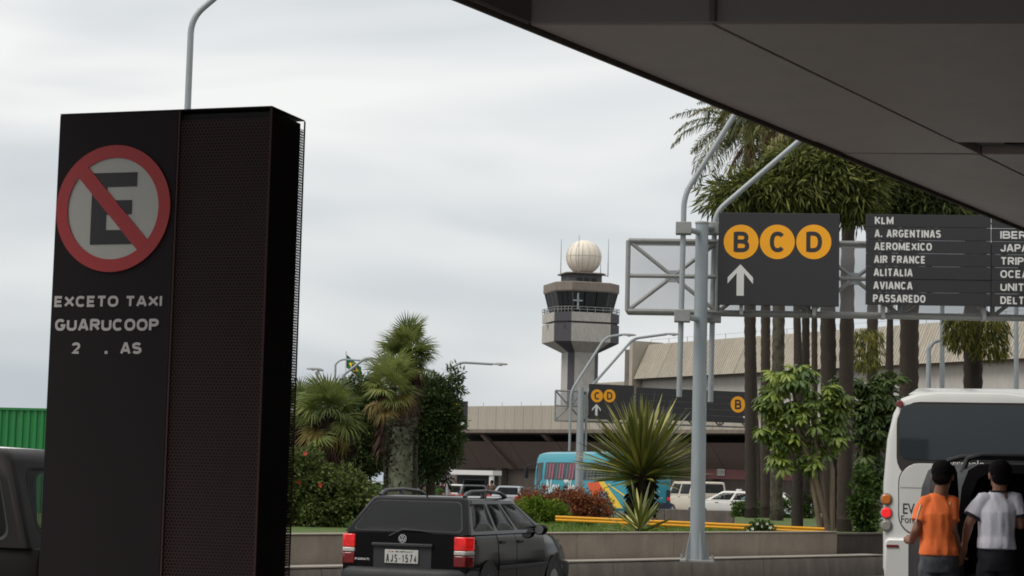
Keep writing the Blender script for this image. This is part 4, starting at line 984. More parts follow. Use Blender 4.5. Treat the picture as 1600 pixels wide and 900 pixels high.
# ------------------------------------------------------------------ coaches
def bus_ring(y, w_, zb, zh, ins, tum=.18, r=.32):
    w2 = w_ - ins; zt = zh - ins * .8; zb = zb + ins * .5
    half = [(w2 - .06, zb), (w2, zb + .1), (w2, 1.75), (w2 - tum * .3, 2.4), (w2 - tum * .8, zt - r), (w2 - tum - r * .25, zt - r * .28), (w2 - tum - r * .9, zt - .01), (w2 * .4, zt + .03)]
    return [(x, y, z) for x, z in half] + [(-x, y, z) for x, z in half[::-1]]
def coach(name, label, loc, rz, paint, L, w_=1.26, zh=3.36):
    t = thing(name, label, 'bus', loc, rz)
    b = MB(); b.loft([bus_ring(0, w_, .36, zh, .14), bus_ring(.03, w_, .36, zh, .06), bus_ring(.1, w_, .36, zh, .015), bus_ring(.25, w_, .36, zh, 0), bus_ring(L - .9, w_, .36, zh, 0), bus_ring(L - .35, w_, .36, zh, .05), bus_ring(L, w_, .36, zh, .35)])
    obj('body', b, paint, t, ang=28)
    for wy in (2.6, L - 2.6):
        for sx in (-1, 1):
            wh = obj('wheel', MB().tube([(sx * (w_ - .3), wy, .48), (sx * (w_ + .004), wy, .48)], .48, 24), TYRE, t)
            obj('rim', MB().tube([(sx * w_, wy, .48), (sx * (w_ + .02), wy, .48)], [.3, .25], 16), RIM, wh)
    return t
# white coach
PWH = mat('white_coach_paint', lin((206, 206, 202)), .32, .05, .8, coat=.3, stain=.05)
BD = 30.0; bf = Frame(at(1378, 800, BD), R(-15))
WB_ = 1.30
bo = bf.w(WB_, 0, 0); ZBUS = bf.hit(1480, 613)[1]
wb = coach('white_coach', 'white coach seen from behind with one lit red tail lamp', bo, R(-15), PWH, 7.6, WB_, ZBUS)
def bl(px, py, yo=-.0): x, z = bf.hit(px, py, yo); return x - WB_, z
p, q = bl(1405, 718), bl(1600, 634)
z0, z1 = p[1], q[1]; xw = -p[0]
def ro(x0, x1, z0, z1, r, n=6):
    P = []
    for cx, cz, a0 in ((x1 - r, z1 - r, 0), (x0 + r, z1 - r, 90), (x0 + r, z0 + r, 180), (x1 - r, z0 + r, 270)):
        for i in range(n + 1): a = R(a0 + 90 * i / n); P.append((cx + r * math.cos(a), cz + r * math.sin(a)))
    return P[::-1]
SEALB = mat('seal_brown', (.03, .024, .024), .5)
obj('window_surround', MB().prism(ro(-xw - .04, xw + .04, z0 - .3, z1 + .04, .34), -.014, .0), SEALB, wb, bevel=.006)
obj('rear_window', MB().prism(ro(-xw, xw, z0, z1, .16), -.022, -.013), glass('coach_glass', (.1, .12, .13), (.05, .062, .07), .7), wb, bevel=.004)
obj('window_curtain', MB().box(-xw + .1, xw - .1, -.0128, -.0122, z0 + .1, z1 - .1), mat('curtain_grey', (.05, .055, .06), .9), wb)
hat = ro(-1.06, 1.06, bl(1400, 836)[1], bl(1400, 722)[1], .30)
hcx, hcz = 0, sum(z for x, z in hat) / len(hat)
obj('hatch_gap', MB().prism([(x * 1.0, z) for x, z in hat], -.008, -.0), TRIM, wb)
obj('engine_hatch', MB().prism([(x * .985, hcz + (z - hcz) * .98) for x, z in hat], -.018, -.002), PWH, wb, bevel=.008)
hz_ = bl(1420, 762)[1]; obj('hatch_crease', MB().box(-1.03, 1.03, -.0205, -.017, hz_ - .008, hz_ + .008), mat('crease_grey', (.3, .3, .3), .5), wb)
for (pa, mm, nm) in ((780, mat('lamp_amber', lin((196, 110, 30)), .2, .1, 30, coat=.5), 'indicator_lamp'), (801, mat('lamp_red_lit', (.7, .02, .02), .2, .1, 30, emit=(1, .02, .03), estr=.35), 'brake_lamp'), (821, mat('lamp_clear', lin((140, 138, 130)), .2, .1, 30, coat=.5), 'reverse_lamp')):
    x, z = bl(1385, pa)
    for sx in (1, -1):
        xx = x if sx > 0 else -x
        lm = obj(nm, MB().prism(ro(xx - .075, xx + .075, z - .078, z + .078, .068), -.035, .03), mm, wb, bevel=.02)
        obj('lamp_bezel', MB().prism(ro(xx - .088, xx + .088, z - .092, z + .092, .082), -.02, .03), mat('bezel_grey', lin((120, 120, 118)), .4), lm, bevel=.01)
x, z = bl(1406, 631)
for sx in (1, -1): obj('marker_lamp', MB().disc(x * sx, z, .055, -.03, .05, 20), TL_D, wb, bevel=.01)
bz1 = bl(1395, 840)[1]
m = MB(); m.loft([[(x, y, z) for x, z in ((-1.25, .30), (1.25, .30), (1.27, .5), (1.26, bz1 - .05), (1.2, bz1), (-1.2, bz1), (-1.26, bz1 - .05), (-1.27, .5))] for y in (-.07, .12)])
obj('rear_bumper', m, PWH, wb, bevel=.04)
x, z = bl(1395, 853); obj('reflector', MB().box(x - .09, x + .09, -.085, -.06, z - .02, z + .02), TL_D, wb); obj('reflector', MB().box(-x - .09, -x + .09, -.085, -.06, z - .02, z + .02), TL_D, wb)
obj('air_unit', MB().loft([[(x, y, z) for x, z in ((-s, ZBUS - .02), (s, ZBUS - .02), (s - .1, ZBUS - .02 + h_), (-s + .1, ZBUS - .02 + h_))] for y, s, h_ in ((.35, .95, .03), (.8, .92, .12), (3.0, .92, .14), (3.6, .9, .04))]), PWH, wb, bevel=.03)
p, q = bl(1411, 803), bl(1441, 787); text('EVA', (p[0], q[0], p[1], q[1]), -.021, BLACKP, wb, bold=.01)
p, q = bl(1408, 817), bl(1434, 806); text('Fone', (p[0], q[0], p[1], q[1]), -.021, BLACKP, wb, bold=.005)
p, q = bl(1470, 731), bl(1538, 720); text('marcopolo', (p[0], q[0], p[1], q[1]), -.0245 - .0, WHITE, wb, bold=.01)

# teal bus
PTL = mat('teal_paint', lin((20, 138, 154)), .4, .06, .8, coat=.4)
TB_D = 99; ub = foot(1016, 770, TB_D)
tbus = coach('teal_bus', 'teal blue bus with white script and orange yellow stripes behind the hedge', ub, R(27), PTL, 10.4, 1.25, 3.3)
SG = glass('bus_glass', (.2, .22, .23), (.03, .03, .03), .5); zc = 1.98
nw = 7; ys_, ye_ = 1.1, 8.9
for k in range(nw):
    a, b2_ = lerp(ys_, ye_, k / nw) + .03, lerp(ys_, ye_, (k + 1) / nw) - .03
    for sx in (-1, 1):
        m = MB().add([(sx * 1.272, a, 1.86), (sx * 1.272, b2_, 1.86), (sx * 1.168, b2_, 2.76), (sx * 1.168, a, 2.76)], [(0, 1, 2, 3)])
        pn = obj('side_window', m, SG, tbus, smooth=False)
        if sx < 0:
            for j in range(3):
                y0 = lerp(a, b2_, .08 + j * .3); y1 = y0 + .17
                obj('curtain', MB().add([(sx * 1.275, y0, 1.9), (sx * 1.275, y1, 1.9), (sx * 1.178, y1, 2.7), (sx * 1.178, y0, 2.7)], [(0, 1, 2, 3)]), mat('curtain_pink', lin((150, 84, 100)), .8, .2, 6) if k > 3 and j < 2 else mat('curtain_dull', lin((92, 96, 98)), .8, .2, 6), pn, smooth=False)
for sx in (-1, 1):
    obj('cab_window', MB().add([(sx * 1.272, 9.15, 1.86), (sx * 1.268, 9.75, 1.5), (sx * 1.18, 9.85, 2.7), (sx * 1.172, 9.2, 2.76)], [(0, 1, 2, 3)]), SG, tbus, smooth=False)
    mr = obj('mirror', MB().box(*sorted((sx * 1.35, sx * 1.55)), 10.5, 10.6, 1.9, 2.5), RUB, tbus, bevel=.03); obj('mirror_arm', MB().tube([(sx * 1.1, 10.1, 2.7), (sx * 1.45, 10.55, 2.55)], .03, 6), RUB, mr)
OR_, YE_ = mat('stripe_orange', lin((206, 84, 40)), .45), mat('stripe_yellow', lin((224, 190, 60)), .45)
def sidepoly(pts, mm, off, name): obj(name, MB().add([(-1.262 - off, y, z) for y, z in pts], [tuple(range(len(pts)))]), mm, tbus, smooth=False)
sidepoly([(4.2, 1.72), (3.0, 1.78), (2.2, 1.3), (2.9, 1.3), (1.7, .62), (1.2, .62), (2.6, 1.25)][:4] + [(2.9, .95), (2.3, .62), (3.3, .62)], OR_, .003, 'stripe')
sidepoly([(3.0, 1.8), (2.4, 1.8), (.9, .8), (.5, .5), (1.3, .5)], YE_, .005, 'stripe')
sidepoly([(2.1, 1.68), (1.9, 1.68), (.3, 1.15), (.25, 1.05)], YE_, .007, 'stripe')
tx = text('Nov  Tilos', (0, 3.6, 0, .85), 0, WHITE, tbus, bold=.015, shear=.3)
tx.rotation_euler = (0, 0, R(-90)); tx.location = (-1.268, 8.7, 1.02)
obj('rear_window', MB().prism(ro(-.95, .95, 1.95, 2.8, .15), -.012, 0), SG, tbus)
obj('rear_skirt', MB().box(-1.24, 1.24, -.05, .02, .34, .82), mat('skirt_navy', (.02, .025, .06), .5), tbus, bevel=.02)
for sx in (-1, 1):
    tlb = obj('tail_cluster', MB().box(sx * 1.05 - .1, sx * 1.05 + .1, -.03, .04, .85, 1.45), TRIM, tbus)
    obj('tail_lamp', MB().box(sx * 1.05 - .085, sx * 1.05 + .085, -.045, -.03, .92, 1.1), TL_R, tlb)
obj('rear_crease', MB().box(-1.1, 1.1, -.008, .0, 1.78, 1.81), mat('crease_dark', (.01, .06, .07), .5), tbus)
marks(-.98, -.62, 1.36, 1.46, 4, -.006, WHITE, tbus); marks(.15, .6, 1.3, 1.4, 5, -.006, WHITE, tbus); marks(.1, .75, 1.02, 1.1, 8, -.006, WHITE, tbus)

# ------------------------------------------------------------------ van, hatchbacks and far cars
PW2 = mat('far_white_paint', lin((212, 210, 204)), .35, .04, 1, coat=.4); PSIL = mat('far_silver_paint', lin((150, 154, 158)), .3, .04, 1, coat=.4, metal=.3)
PRED = mat('far_red_paint', lin((120, 40, 40)), .35, .04, 1, coat=.4); PBG = mat('far_cream_paint', lin((198, 188, 172)), .4, .06, 1, coat=.3)
PBL = mat('far_blue_white_paint', lin((178, 196, 214)), .35, .05, 1, coat=.4)
vw = .84
vst = [(.04, vw * .97, .34, 1.18), (.1, vw, .3, 1.2), (3.6, vw, .3, 1.2), (4.3, vw * .95, .32, 1.1), (4.5, vw * .85, .36, .9)]
vwin = [(0, .33, 0, .33, (.08, .94, .08, .86)), (.33, .66, .33, .68, (.06, .94, .08, .86)), (.66, 1, .68, 1, (.06, .88, .08, .86))]
cp = foot(1116, 780, 112)
kv, _ = car('minibus_van', 'cream minibus van seen from behind beside the teal bus', cp, R(22), PBG, DGL, vst, (1.18, .06, 4.2, .82, 1.9, .14, 3.7, .72), vwin, [(1.3, 2.3), (2.6, 3.6)], (.8, 3.5), rear_hole=(.05, .95, .18, .9))
p_ = (-.55, .55, .86, 1.02); marks(*p_, 9, .025, mat('dull_letters', (.2, .2, .2), .6), kv)
hst = [(.05, .79, .34, .93), (.12, .82, .3, .95), (.5, .83, .27, .95), (2.6, .83, .25, .94), (3.0, .82, .28, .9), (3.5, .77, .32, .76), (3.62, .66, .36, .64)]
hgh = (.94, .1, 2.75, .80, 1.42, .38, 1.85, .62); hwin = [(0, .45, 0, .45, (.2, .93, .1, .88)), (.45, 1, .45, 1, (.05, .86, .1, .88))]
sst = [(.05, .78, .34, .9), (.12, .82, .3, .93), (.8, .84, .27, .95), (3.0, .84, .25, .94), (3.4, .83, .28, .9), (4.0, .78, .32, .78), (4.2, .66, .36, .64)]
sgh = (.94, .75, 3.1, .80, 1.41, 1.35, 2.25, .62); swin = [(0, .5, 0, .5, (.22, .93, .1, .88)), (.5, 1, .5, 1, (.05, .86, .1, .88))]
def hatch(px, d, rz, paint, label, kind='h', zo=0.0, name='parked_car'):
    cp = foot(px, 780, d, zo)
    a, g_, w__ = (hst, hgh, hwin) if kind == 'h' else (sst, sgh, swin)
    return car(name, label, cp, rz, paint, CGLS, a, g_, w__, [(1.0, 1.9), (1.92, 2.7)], (.7, 2.95 if kind == 'h' else 3.35), group='cars at the far kerb')[0]
wc = hatch(1184, 108, R(68), PW2, 'white hatchback facing left beside the cream minibus van')
obj('taxi_sign', MB().box(-.25, .25, .95, 1.15, 1.475, 1.58), WHITE, wc, bevel=.02)
hatch(1262, 112, R(72), PW2, 'white car half hidden between the palm trunks', 's')
hatch(1235, 122, R(80), PBL, 'pale blue car behind the palm trunks', 's')
hatch(1400, 66, R(70), PBL, 'pale blue and white car showing left of the coach', 's')
hatch(786, 104, R(-12), PSIL, 'silver saloon car beyond the roof of the black estate', 's')
hatch(716, 112, R(16), PW2, 'small white hatchback left of the far open car')
hatch(688, 106, R(14), PRED, 'dull red car below the dark tree', 's')
hatch(600, 100, R(20), PSIL, 'grey car glimpsed through the hibiscus hedge')
oc = hatch(741, 108, R(4), mat('far_dark_paint', (.02, .021, .024), .3, .05, 1, coat=.5), 'dark hatchback with its tailgate raised under the shelter')
obj('tailgate', MB().add([(-.6, .3, 1.46), (.6, .3, 1.46), (.62, -.55, 1.72), (-.62, -.55, 1.72), (-.6, .3, 1.50), (.6, .3, 1.50), (.62, -.55, 1.77), (-.62, -.55, 1.77)], [(0, 1, 2, 3), (7, 6, 5, 4), (0, 4, 5, 1), (1, 5, 6, 2), (2, 6, 7, 3), (3, 7, 4, 0)]), MATS['far_dark_paint'], oc)

# far low concrete barrier
bA, bB = foot(985, 800, 82), foot(1200, 800, 82)
fb_ = thing('far_barrier', 'low grey concrete barrier in front of the white hatchback', 'barrier', (bA.x, bA.y, 0), 0)
zt_ = at(1100, 797, 82).z
for k in range(4):
    a, b_ = (bB.x - bA.x) * k / 4 + .01, (bB.x - bA.x) * (k + 1) / 4 - .01
    obj('barrier_block', MB().box(a, b_, 0, .3, 0, zt_), CONC_D, fb_, bevel=.02)
# ================================================================== planting
random.seed(21)
BARK = mat('palm_bark', lin((66, 56, 47)), .9, .25, 4, .8, 25, stain=.3)
BARK_D = mat('dark_bark', lin((54, 45, 38)), .9, .25, 4, .8, 25, stain=.3)
LICH = mat('lichen_bark', lin((86, 82, 68)), .9, .2, 5, .7, 25, c2=lin((56, 49, 41)))
FR_G = mat('frond_green', lin((66, 80, 44)), .55, .2, 2, rnd=.35, translucent=.25, c2=lin((104, 98, 46)))
FR_D = mat('frond_dry', lin((128, 104, 66)), .8, .2, 2, rnd=.3, translucent=.15, c2=lin((96, 78, 54)))
FAN_G = mat('fan_green', lin((96, 114, 60)), .5, .15, 2, rnd=.35, translucent=.3, c2=lin((122, 128, 70)))
FAN_Y = mat('fan_yellow', lin((138, 124, 58)), .6, .15, 2, rnd=.3, translucent=.2, c2=lin((110, 92, 50)))
def leafquad(m, p, d, n, l, w_, fold=.2):
    "one folded diamond leaf from p along d"
    s = d.cross(n)
    if s.length < 1e-4: s = Vector((1, 0, 0))
    s.normalize(); k = len(m.v); n = s.cross(d)
    q = p + d * (l * .5)
    m.v += [tuple(p), tuple(q + s * w_ + n * (w_ * fold)), tuple(p + d * l), tuple(q - s * w_ + n * (w_ * fold))]; m.f.append((k, k + 1, k + 2, k + 3))
def rdir():
    while True:
        v = Vector((random.uniform(-1, 1), random.uniform(-1, 1), random.uniform(-1, 1)))
        if .05 < v.length < 1: return v.normalized()
def crown(m, ells, n, ls, lw, clump=.35, droop=.0, shell=.55):
    "leaves gathered in clumps inside the ellipsoids (centre, radii)"
    tot = sum(e[1][0] * e[1][1] * e[1][2] for e in ells) ** 1.0
    for c, r in ells:
        share = n * (r[0] * r[1] * r[2]) / tot; nc = max(8, int(share / 55)); per = int(share / nc)
        for _ in range(nc):
            d = rdir(); t = random.uniform(shell, 1.0); q = Vector((c[0] + d.x * r[0] * t, c[1] + d.y * r[1] * t, c[2] + d.z * r[2] * t)); cr_ = clump * random.uniform(.6, 1.3)
            for _ in range(per):
                e = rdir() * (cr_ * random.random() ** .5); p = q + Vector((e.x, e.y, e.z * .75))
                dd = (e.normalized() * .7 + d * .5 + rdir() * .7 + Vector((0, 0, -droop))).normalized()
                leafquad(m, p, dd, rdir(), ls * random.uniform(.6, 1.3), lw * random.uniform(.7, 1.2))
def leaf_mat(name, a, b, isl=.5): return mat(name, lin(a), .68, .18, 1.2, spec=.3, island=isl, translucent=.25, c2=lin(b))

# ---- feather palm fronds: three ages share their meshes
def frond(L, e0, e1, nl, ll, dr):
    m = MB(); pts = []; p = V(0, 0, 0); n = 16
    for i in range(n + 1):
        pts.append(p.copy()); e = R(lerp(e0, e1, (i / n) ** .9)); p = p + V(math.cos(e), 0, math.sin(e)) * (L / n)
    m.tube(pts, [.022 * (1 - .8 * i / n) for i in range(n + 1)], 4)
    for k in range(nl):
        f = .1 + .9 * k / nl; x = f * n; i = min(int(x), n - 1); q = pts[i].lerp(pts[i + 1], x - i); t = (pts[i + 1] - pts[i]).normalized()
        for s in (-1, 1):
            l = ll * (math.sin(math.pi * min(1, f * .85 + .15)) ** .6) * random.uniform(.8, 1.15)
            d = (V(0, s, 0) * .8 + t * random.uniform(.35, .75) + V(0, 0, random.uniform(-.25, .3))).normalized()
            w_ = .017; mid = q + d * l * .45; tip = mid + (d + V(0, 0, -dr * random.uniform(.7, 1.4))).normalized() * l * .55
            sd = d.cross(V(0, 0, 1)).normalized() * w_; k0 = len(m.v)
            m.v += [tuple(q - sd * .5), tuple(q + sd * .5), tuple(mid + sd), tuple(mid - sd), tuple(tip)]; m.f += [(k0, k0 + 1, k0 + 2, k0 + 3), (k0 + 3, k0 + 2, k0 + 4)]
    return m
FRM = [frond(2.6, 72, -20, 44, .55, .9).mesh('frond', False), frond(2.8, 45, -62, 46, .6, 1.2).mesh('frond', False), frond(2.6, 10, -85, 46, .6, 1.4).mesh('frond', False)]
FRD = [frond(1.7, -40, -88, 26, .4, 1.6).mesh('frond', False)]
for q in FRM: q.materials.append(FR_G)
FRD[0].materials.append(FR_D)
def trunk(parent, pts, rs, material, rings=True, n=12, name='trunk'):
    "trunk with leaf-scar rings"
    P, S = [], []
    tot = len(pts) - 1; steps = int((Vector(pts[-1]) - Vector(pts[0])).length / .12)
    for i in range(steps + 1):
        f = i / steps * tot; k = min(int(f), tot - 1); P.append(Vector(pts[k]).lerp(Vector(pts[k + 1]), f - k)); S.append(lerp(rs[k], rs[k + 1], f - k) * ((1.07 if i % 2 else .97) if rings else random.uniform(.96, 1.04)))
    return obj(name, MB().tube(P, S, n), material, parent, ang=70)
def palm(label, px, pyb, d, rpx, topy, bark, nf=20, lean=0, dead=6, zb=.72):
    b = foot(px, pyb, d, zb); t = thing('feather_palm', label, 'palm tree', b, random.uniform(0, 6), 'palms on the planted island')
    t.rotation_euler = (0, 0, 0); lean += random.uniform(-7, 7); h = at(px + lean, topy, d).z - zb; lx = at(px + lean, topy, d).x - b.x; r = rpx / 2 * d / FPX
    trunk(t, [(0, 0, -.1), (0, 0, .3), (lx * .5, 0, h * .5), (lx, 0, h)], [r * 1.05, r * .9, r * .86, r * .72], bark)
    obj('crown_shaft', MB().tube([(lx, 0, h - .1), (lx, 0, h + .35), (lx, 0, h + .7)], [r * .85, r * .8, r * .3], 10), mat('crown_shaft', lin((110, 112, 66)), .6), t)
    a0 = random.uniform(0, 6)
    for k in range(nf):
        me = FRM[0] if k < nf * .3 else FRM[1] if k < nf * .68 else FRM[2]; s = random.uniform(.8, 1.15)
        obj('frond', me, None, t, loc=(lx, 0, h + .45), rot=(random.gauss(0, .2), random.gauss(0, .12), a0 + k * 2.4), scale=(s, s, s))
    for k in range(dead):
        s = random.uniform(.6, 1.1); obj('dry_frond', FRD[0], None, t, loc=(lx, 0, h + .1), rot=(0, random.gauss(0, .1), a0 + k * 1.9), scale=(s, s, s))
    return t
PL = [('slim palm trunk at the left end of the palm group', 1174, 808, 60, 21, 225, BARK_D, 20, 0),
      ('second palm from the left, slender and dark', 1196, 806, 61, 17, 170, BARK, 22, 0),
      ('pale lichened palm, third trunk from the left', 1213, 812, 56, 22, 190, LICH, 20, 2),
      ('thin palm left of the leafy umbrella tree stems', 1260, 806, 62, 14, 230, BARK_D, 20, 4),
      ('thinnest palm just behind the umbrella tree', 1273, 804, 66, 11, 250, BARK, 16, 0),
      ('thick palm trunk left of the paired trunks', 1297, 822, 46, 28, 215, BARK_D, 20, 0),
      ('thick palm trunk right of the paired trunks', 1319, 830, 43, 26, 205, BARK, 20, 2),
      ('palm trunk wearing a hanging fern tuft', 1362, 806, 60, 20, 240, BARK, 20, 2),
      ('stout shaggy palm behind the white coach', 1418, 815, 48, 34, 250, BARK, 20, 2),
      ('stout palm with fern skirts above the coach', 1520, 815, 50, 34, 280, BARK_D, 18, 2)]
for a in PL: palm(*a)
palm('tall palm whose drooping feather fronds show left of the bent lamp arms', 1186, 804, 64, 9, 236, BARK, 24, -26, 5)
# hanging fern tufts on two trunks
for px, py, d, s, lb in ((1352, 548, 59, 1.0, 'hanging fern tuft on a mid palm trunk'), (1500, 522, 49, .7, 'left fern skirt on the stout palm above the coach'), (1548, 530, 49, .8, 'right fern skirt on the stout palm above the coach')):
    c = at(px, py - 24, d); t = thing('hanging_fern', lb, 'fern', c, 0)
    m = MB()
    for k in range(900):
        a = random.uniform(0, 6.28); r = random.random() ** .6 * .55 * s; p = V(r * math.cos(a), r * math.sin(a), random.uniform(-1.1, .25) * s * (1 - r * .4))
        leafquad(m, p, (V(math.cos(a) * .35, math.sin(a) * .35, -1) + rdir() * .4).normalized(), rdir(), random.uniform(.15, .32), .02)
    obj('fern_leaves', m, leaf_mat('fern_leaf', (78, 92, 42), (124, 116, 54)), t, smooth=False, kind='stuff')
# ---- umbrella trees (schefflera): whorls of drooping leaflets
def whorl():
    m = MB(); n = 8
    for k in range(n):
        a = 2 * math.pi * k / n + random.uniform(-.15, .15); d = V(math.cos(a), math.sin(a), 0); s = V(-math.sin(a), math.cos(a), 0); l = random.uniform(.20, .27)
        p0 = d * .05 + V(0, 0, .02); p1 = d * (l * .45) + V(0, 0, .0); p2 = d * (l * .8) + V(0, 0, -.05); p3 = d * l * .98 + V(0, 0, -.115); w_ = .038; k0 = len(m.v)
        m.v += [tuple(p0), tuple(p1 + s * w_ - V(0, 0, .012)), tuple(p1), tuple(p1 - s * w_ - V(0, 0, .012)), tuple(p2 + s * w_ * .85 - V(0, 0, .015)), tuple(p2), tuple(p2 - s * w_ * .85 - V(0, 0, .015)), tuple(p3)]
        m.f += [(k0, k0 + 1, k0 + 2), (k0, k0 + 2, k0 + 3), (k0 + 1, k0 + 4, k0 + 5, k0 + 2), (k0 + 2, k0 + 5, k0 + 6, k0 + 3), (k0 + 4, k0 + 7, k0 + 5), (k0 + 5, k0 + 7, k0 + 6)]
    return m
SCH = mat('umbrella_leaf', lin((84, 112, 44)), .45, .15, 3, rnd=.4, translucent=.25, c2=lin((120, 134, 54)))
SCH2 = mat('umbrella_leaf_dark', lin((72, 98, 44)), .45, .15, 3, rnd=.4, translucent=.25, c2=lin((84, 100, 46)))
WH = whorl().mesh('leaf_whorl', False); WH.materials.append(SCH); WH2 = whorl().mesh('leaf_whorl', False); WH2.materials.append(SCH2)
def umbrella(label, blobs, d, basepx, stems, n, me, sc_=1.0):
    b = foot(basepx, 828, d, .72); t = thing('umbrella_tree', label, 'tree', b, 0)
    for (p0, p1) in stems:
        q0, q1 = at(*p0, d) - b, at(*p1, d) - b; q0.z = max(q0.z, -.05); mid = q0.lerp(q1, .5) + V(random.uniform(-.1, .1), random.uniform(-.2, .2), 0)
        q1 = q1 + V(0, random.uniform(-.3, .3), 0)
        obj('stem', MB().tube([q0, mid, q1], [.06, .05, .03], 8), mat('umbrella_stem', lin((112, 98, 82)), .85, .2, 5, .4, 30), t)
    tot = sum(rx * ry for _, _, rx, ry in blobs)
    for px, py, rx, ry in blobs:
        for k in range(int(n * rx * ry / tot)):
            a = random.uniform(0, 6.28); r = math.sqrt(random.random()); dz = random.uniform(-1, 1)
            p = at(px + rx * r * math.cos(a), py + ry * r * math.sin(a), d + dz * rx * d / FPX * .8 * math.sqrt(max(0, 1 - r * r * .7))) - b
            s = random.uniform(.75, 1.2) * sc_
            obj('leaf_whorl', me, None, t, loc=p, rot=(random.gauss(-.15, .35), random.gauss(0, .35), random.uniform(0, 6.28)), scale=(s, s, s))
umbrella('leafy umbrella tree with bare grey stems in front of the palms', [(1240, 590, 40, 18), (1215, 622, 26, 26), (1290, 618, 30, 16), (1268, 650, 50, 20), (1296, 685, 22, 26), (1206, 668, 20, 24), (1235, 690, 34, 16), (1262, 722, 28, 12), (1200, 640, 14, 20), (1312, 650, 16, 30), (1222, 720, 18, 16)], 40, 1294,
         [((1296, 832), (1240, 660)), ((1292, 832), (1268, 650)), ((1300, 832), (1285, 640)), ((1283, 834), (1262, 690)), ((1238, 715), (1216, 640)), ((1262, 690), (1240, 610))], 270, WH)
umbrella('darker umbrella tree between the thick palm and the coach', [(1345, 620, 28, 26), (1380, 620, 26, 28), (1395, 650, 20, 34), (1325, 600, 22, 18), (1352, 670, 38, 34), (1362, 730, 24, 40), (1352, 790, 20, 34), (1390, 590, 20, 10)], 44, 1355,
         [((1345, 834), (1350, 660)), ((1360, 834), (1372, 650)), ((1352, 834), (1345, 700))], 300, WH2, 1.05)

# ---- fan palms on the left
def fanleaf(nb, L, spread, droop):
    m = MB(); m.tube([(0, 0, 0), (.25, 0, .03), (.5, 0, 0)], [.02, .016, .012], 4); c = V(.5, 0, 0)
    for k in range(nb):
        a = R(lerp(-spread, spread, k / (nb - 1))); d = V(math.cos(a), math.sin(a), random.uniform(-.12, .12) + .12 * math.cos(a * 2)); s = V(-math.sin(a), math.cos(a), 0)
        l = L * (1 - .35 * (abs(a) / R(spread)) ** 2) * random.uniform(.9, 1.08); w_ = .024
        p1 = c + d * l * .55; p2 = p1 + (d + V(0, 0, -droop * random.uniform(.5, 1.5))) * l * .45; k0 = len(m.v)
        m.v += [tuple(c + s * .006), tuple(c - s * .006), tuple(p1 - s * w_), tuple(p1 + V(0, 0, -.012)), tuple(p1 + s * w_), tuple(p2)]
        m.f += [(k0, k0 + 1, k0 + 2, k0 + 3), (k0, k0 + 3, k0 + 4), (k0 + 3, k0 + 2, k0 + 5), (k0 + 4, k0 + 3, k0 + 5)]
    return m
FN = [fanleaf(30, .72, 125, .35).mesh('fan_leaf', False), fanleaf(26, .68, 110, .9).mesh('fan_leaf', False)]
FN[0].materials.append(FAN_G); FN[1].materials.append(FAN_Y); FNg = fanleaf(28, .7, 120, .6).mesh('fan_leaf', False); FNg.materials.append(FAN_G)
def fanpalm(label, px, py, d, basepx, n, s0, tr, bark, low=-50, yel=.22):
    b = foot(basepx, 800, d, .72); t = thing('fan_palm', label, 'palm tree', b, 0); c = at(px, py, d) - b
    trunk(t, [(0, 0, -.1), (0, 0, .4), (c.x * .6, 0, c.z * .6), (c.x, 0, c.z - .1)], [tr * 1.15, tr, tr * .95, tr * .8], bark, True)
    for k in range(n):
        f = (k + .5) / n; e = lerp(80, low, f ** .85) + random.gauss(0, 7); a = k * 2.39996 + random.gauss(0, .15); s = s0 * random.uniform(.85, 1.1)
        me = FN[1] if f > 1 - yel else (FN[0] if f < .5 else FNg)
        obj('fan_leaf', me, None, t, loc=(c.x, c.y * 0 + random.gauss(0, .05), c.z + random.uniform(-.25, .15) - f * .25 * s0), rot=(random.gauss(0, .25), -R(e), a), scale=(s, s, s))
    m = MB()
    for k in range(260):
        a = random.uniform(0, 6.28); z = c.z - random.uniform(.2, 1.4); p = V(c.x + tr * math.cos(a), tr * math.sin(a), z)
        leafquad(m, p, (V(math.cos(a) * .5, math.sin(a) * .5, -1) + rdir() * .3).normalized(), rdir(), random.uniform(.2, .45), .03)
    obj('dead_skirt', m, leaf_mat('dead_fan', (84, 58, 48), (60, 44, 40)), t, smooth=False, kind='stuff')
fanpalm('tall fan palm with upright green crown at the centre left', 637, 548, 46, 636, 44, .72, .24, BARK_D, -40, .12)
fanpalm('shorter fan palm with yellowing lower leaves, front of the pair', 610, 598, 42, 612, 34, .66, .17, BARK_D, -55, .3)
fanpalm('low broad fan palm just right of the taxi totem', 514, 632, 40, 505, 36, .74, .2, BARK_D, -60, .15)
fanpalm('fan palm half hidden behind the totem edge', 470, 628, 44, 468, 26, .72, .2, BARK_D, -60, .2)
# lichened stump trunk with climbing growth
b = foot(624, 790, 40, .72); t = thing('lichened_trunk', 'thick pale green lichened trunk with climbing ivy behind the black car', 'tree', b, 0)
z1 = at(624, 668, 40).z - .72
trunk(t, [(0, 0, -.1), (0, 0, z1 * .5), (.03, 0, z1)], [.26, .24, .2], mat('pale_lichen', lin((122, 124, 106)), .9, .2, 3, .6, 25, c2=lin((84, 84, 68))), False, 16)
m = MB()
for k in range(1500):
    a = random.uniform(0, 6.28); z = random.uniform(.3, z1 + .2)
    if random.random() > (z / z1) ** 2.5 + .02 + (.6 if 2.2 < a < 3.4 else 0): continue
    r = .25; leafquad(m, V(r * math.cos(a) * 1.05, r * math.sin(a) * 1.05, z), (rdir() + V(math.cos(a), math.sin(a), -.6)).normalized(), rdir(), random.uniform(.05, .11), .03)
obj('ivy', m, leaf_mat('ivy_leaf', (60, 56, 40), (44, 50, 32)), t, smooth=False, kind='stuff')

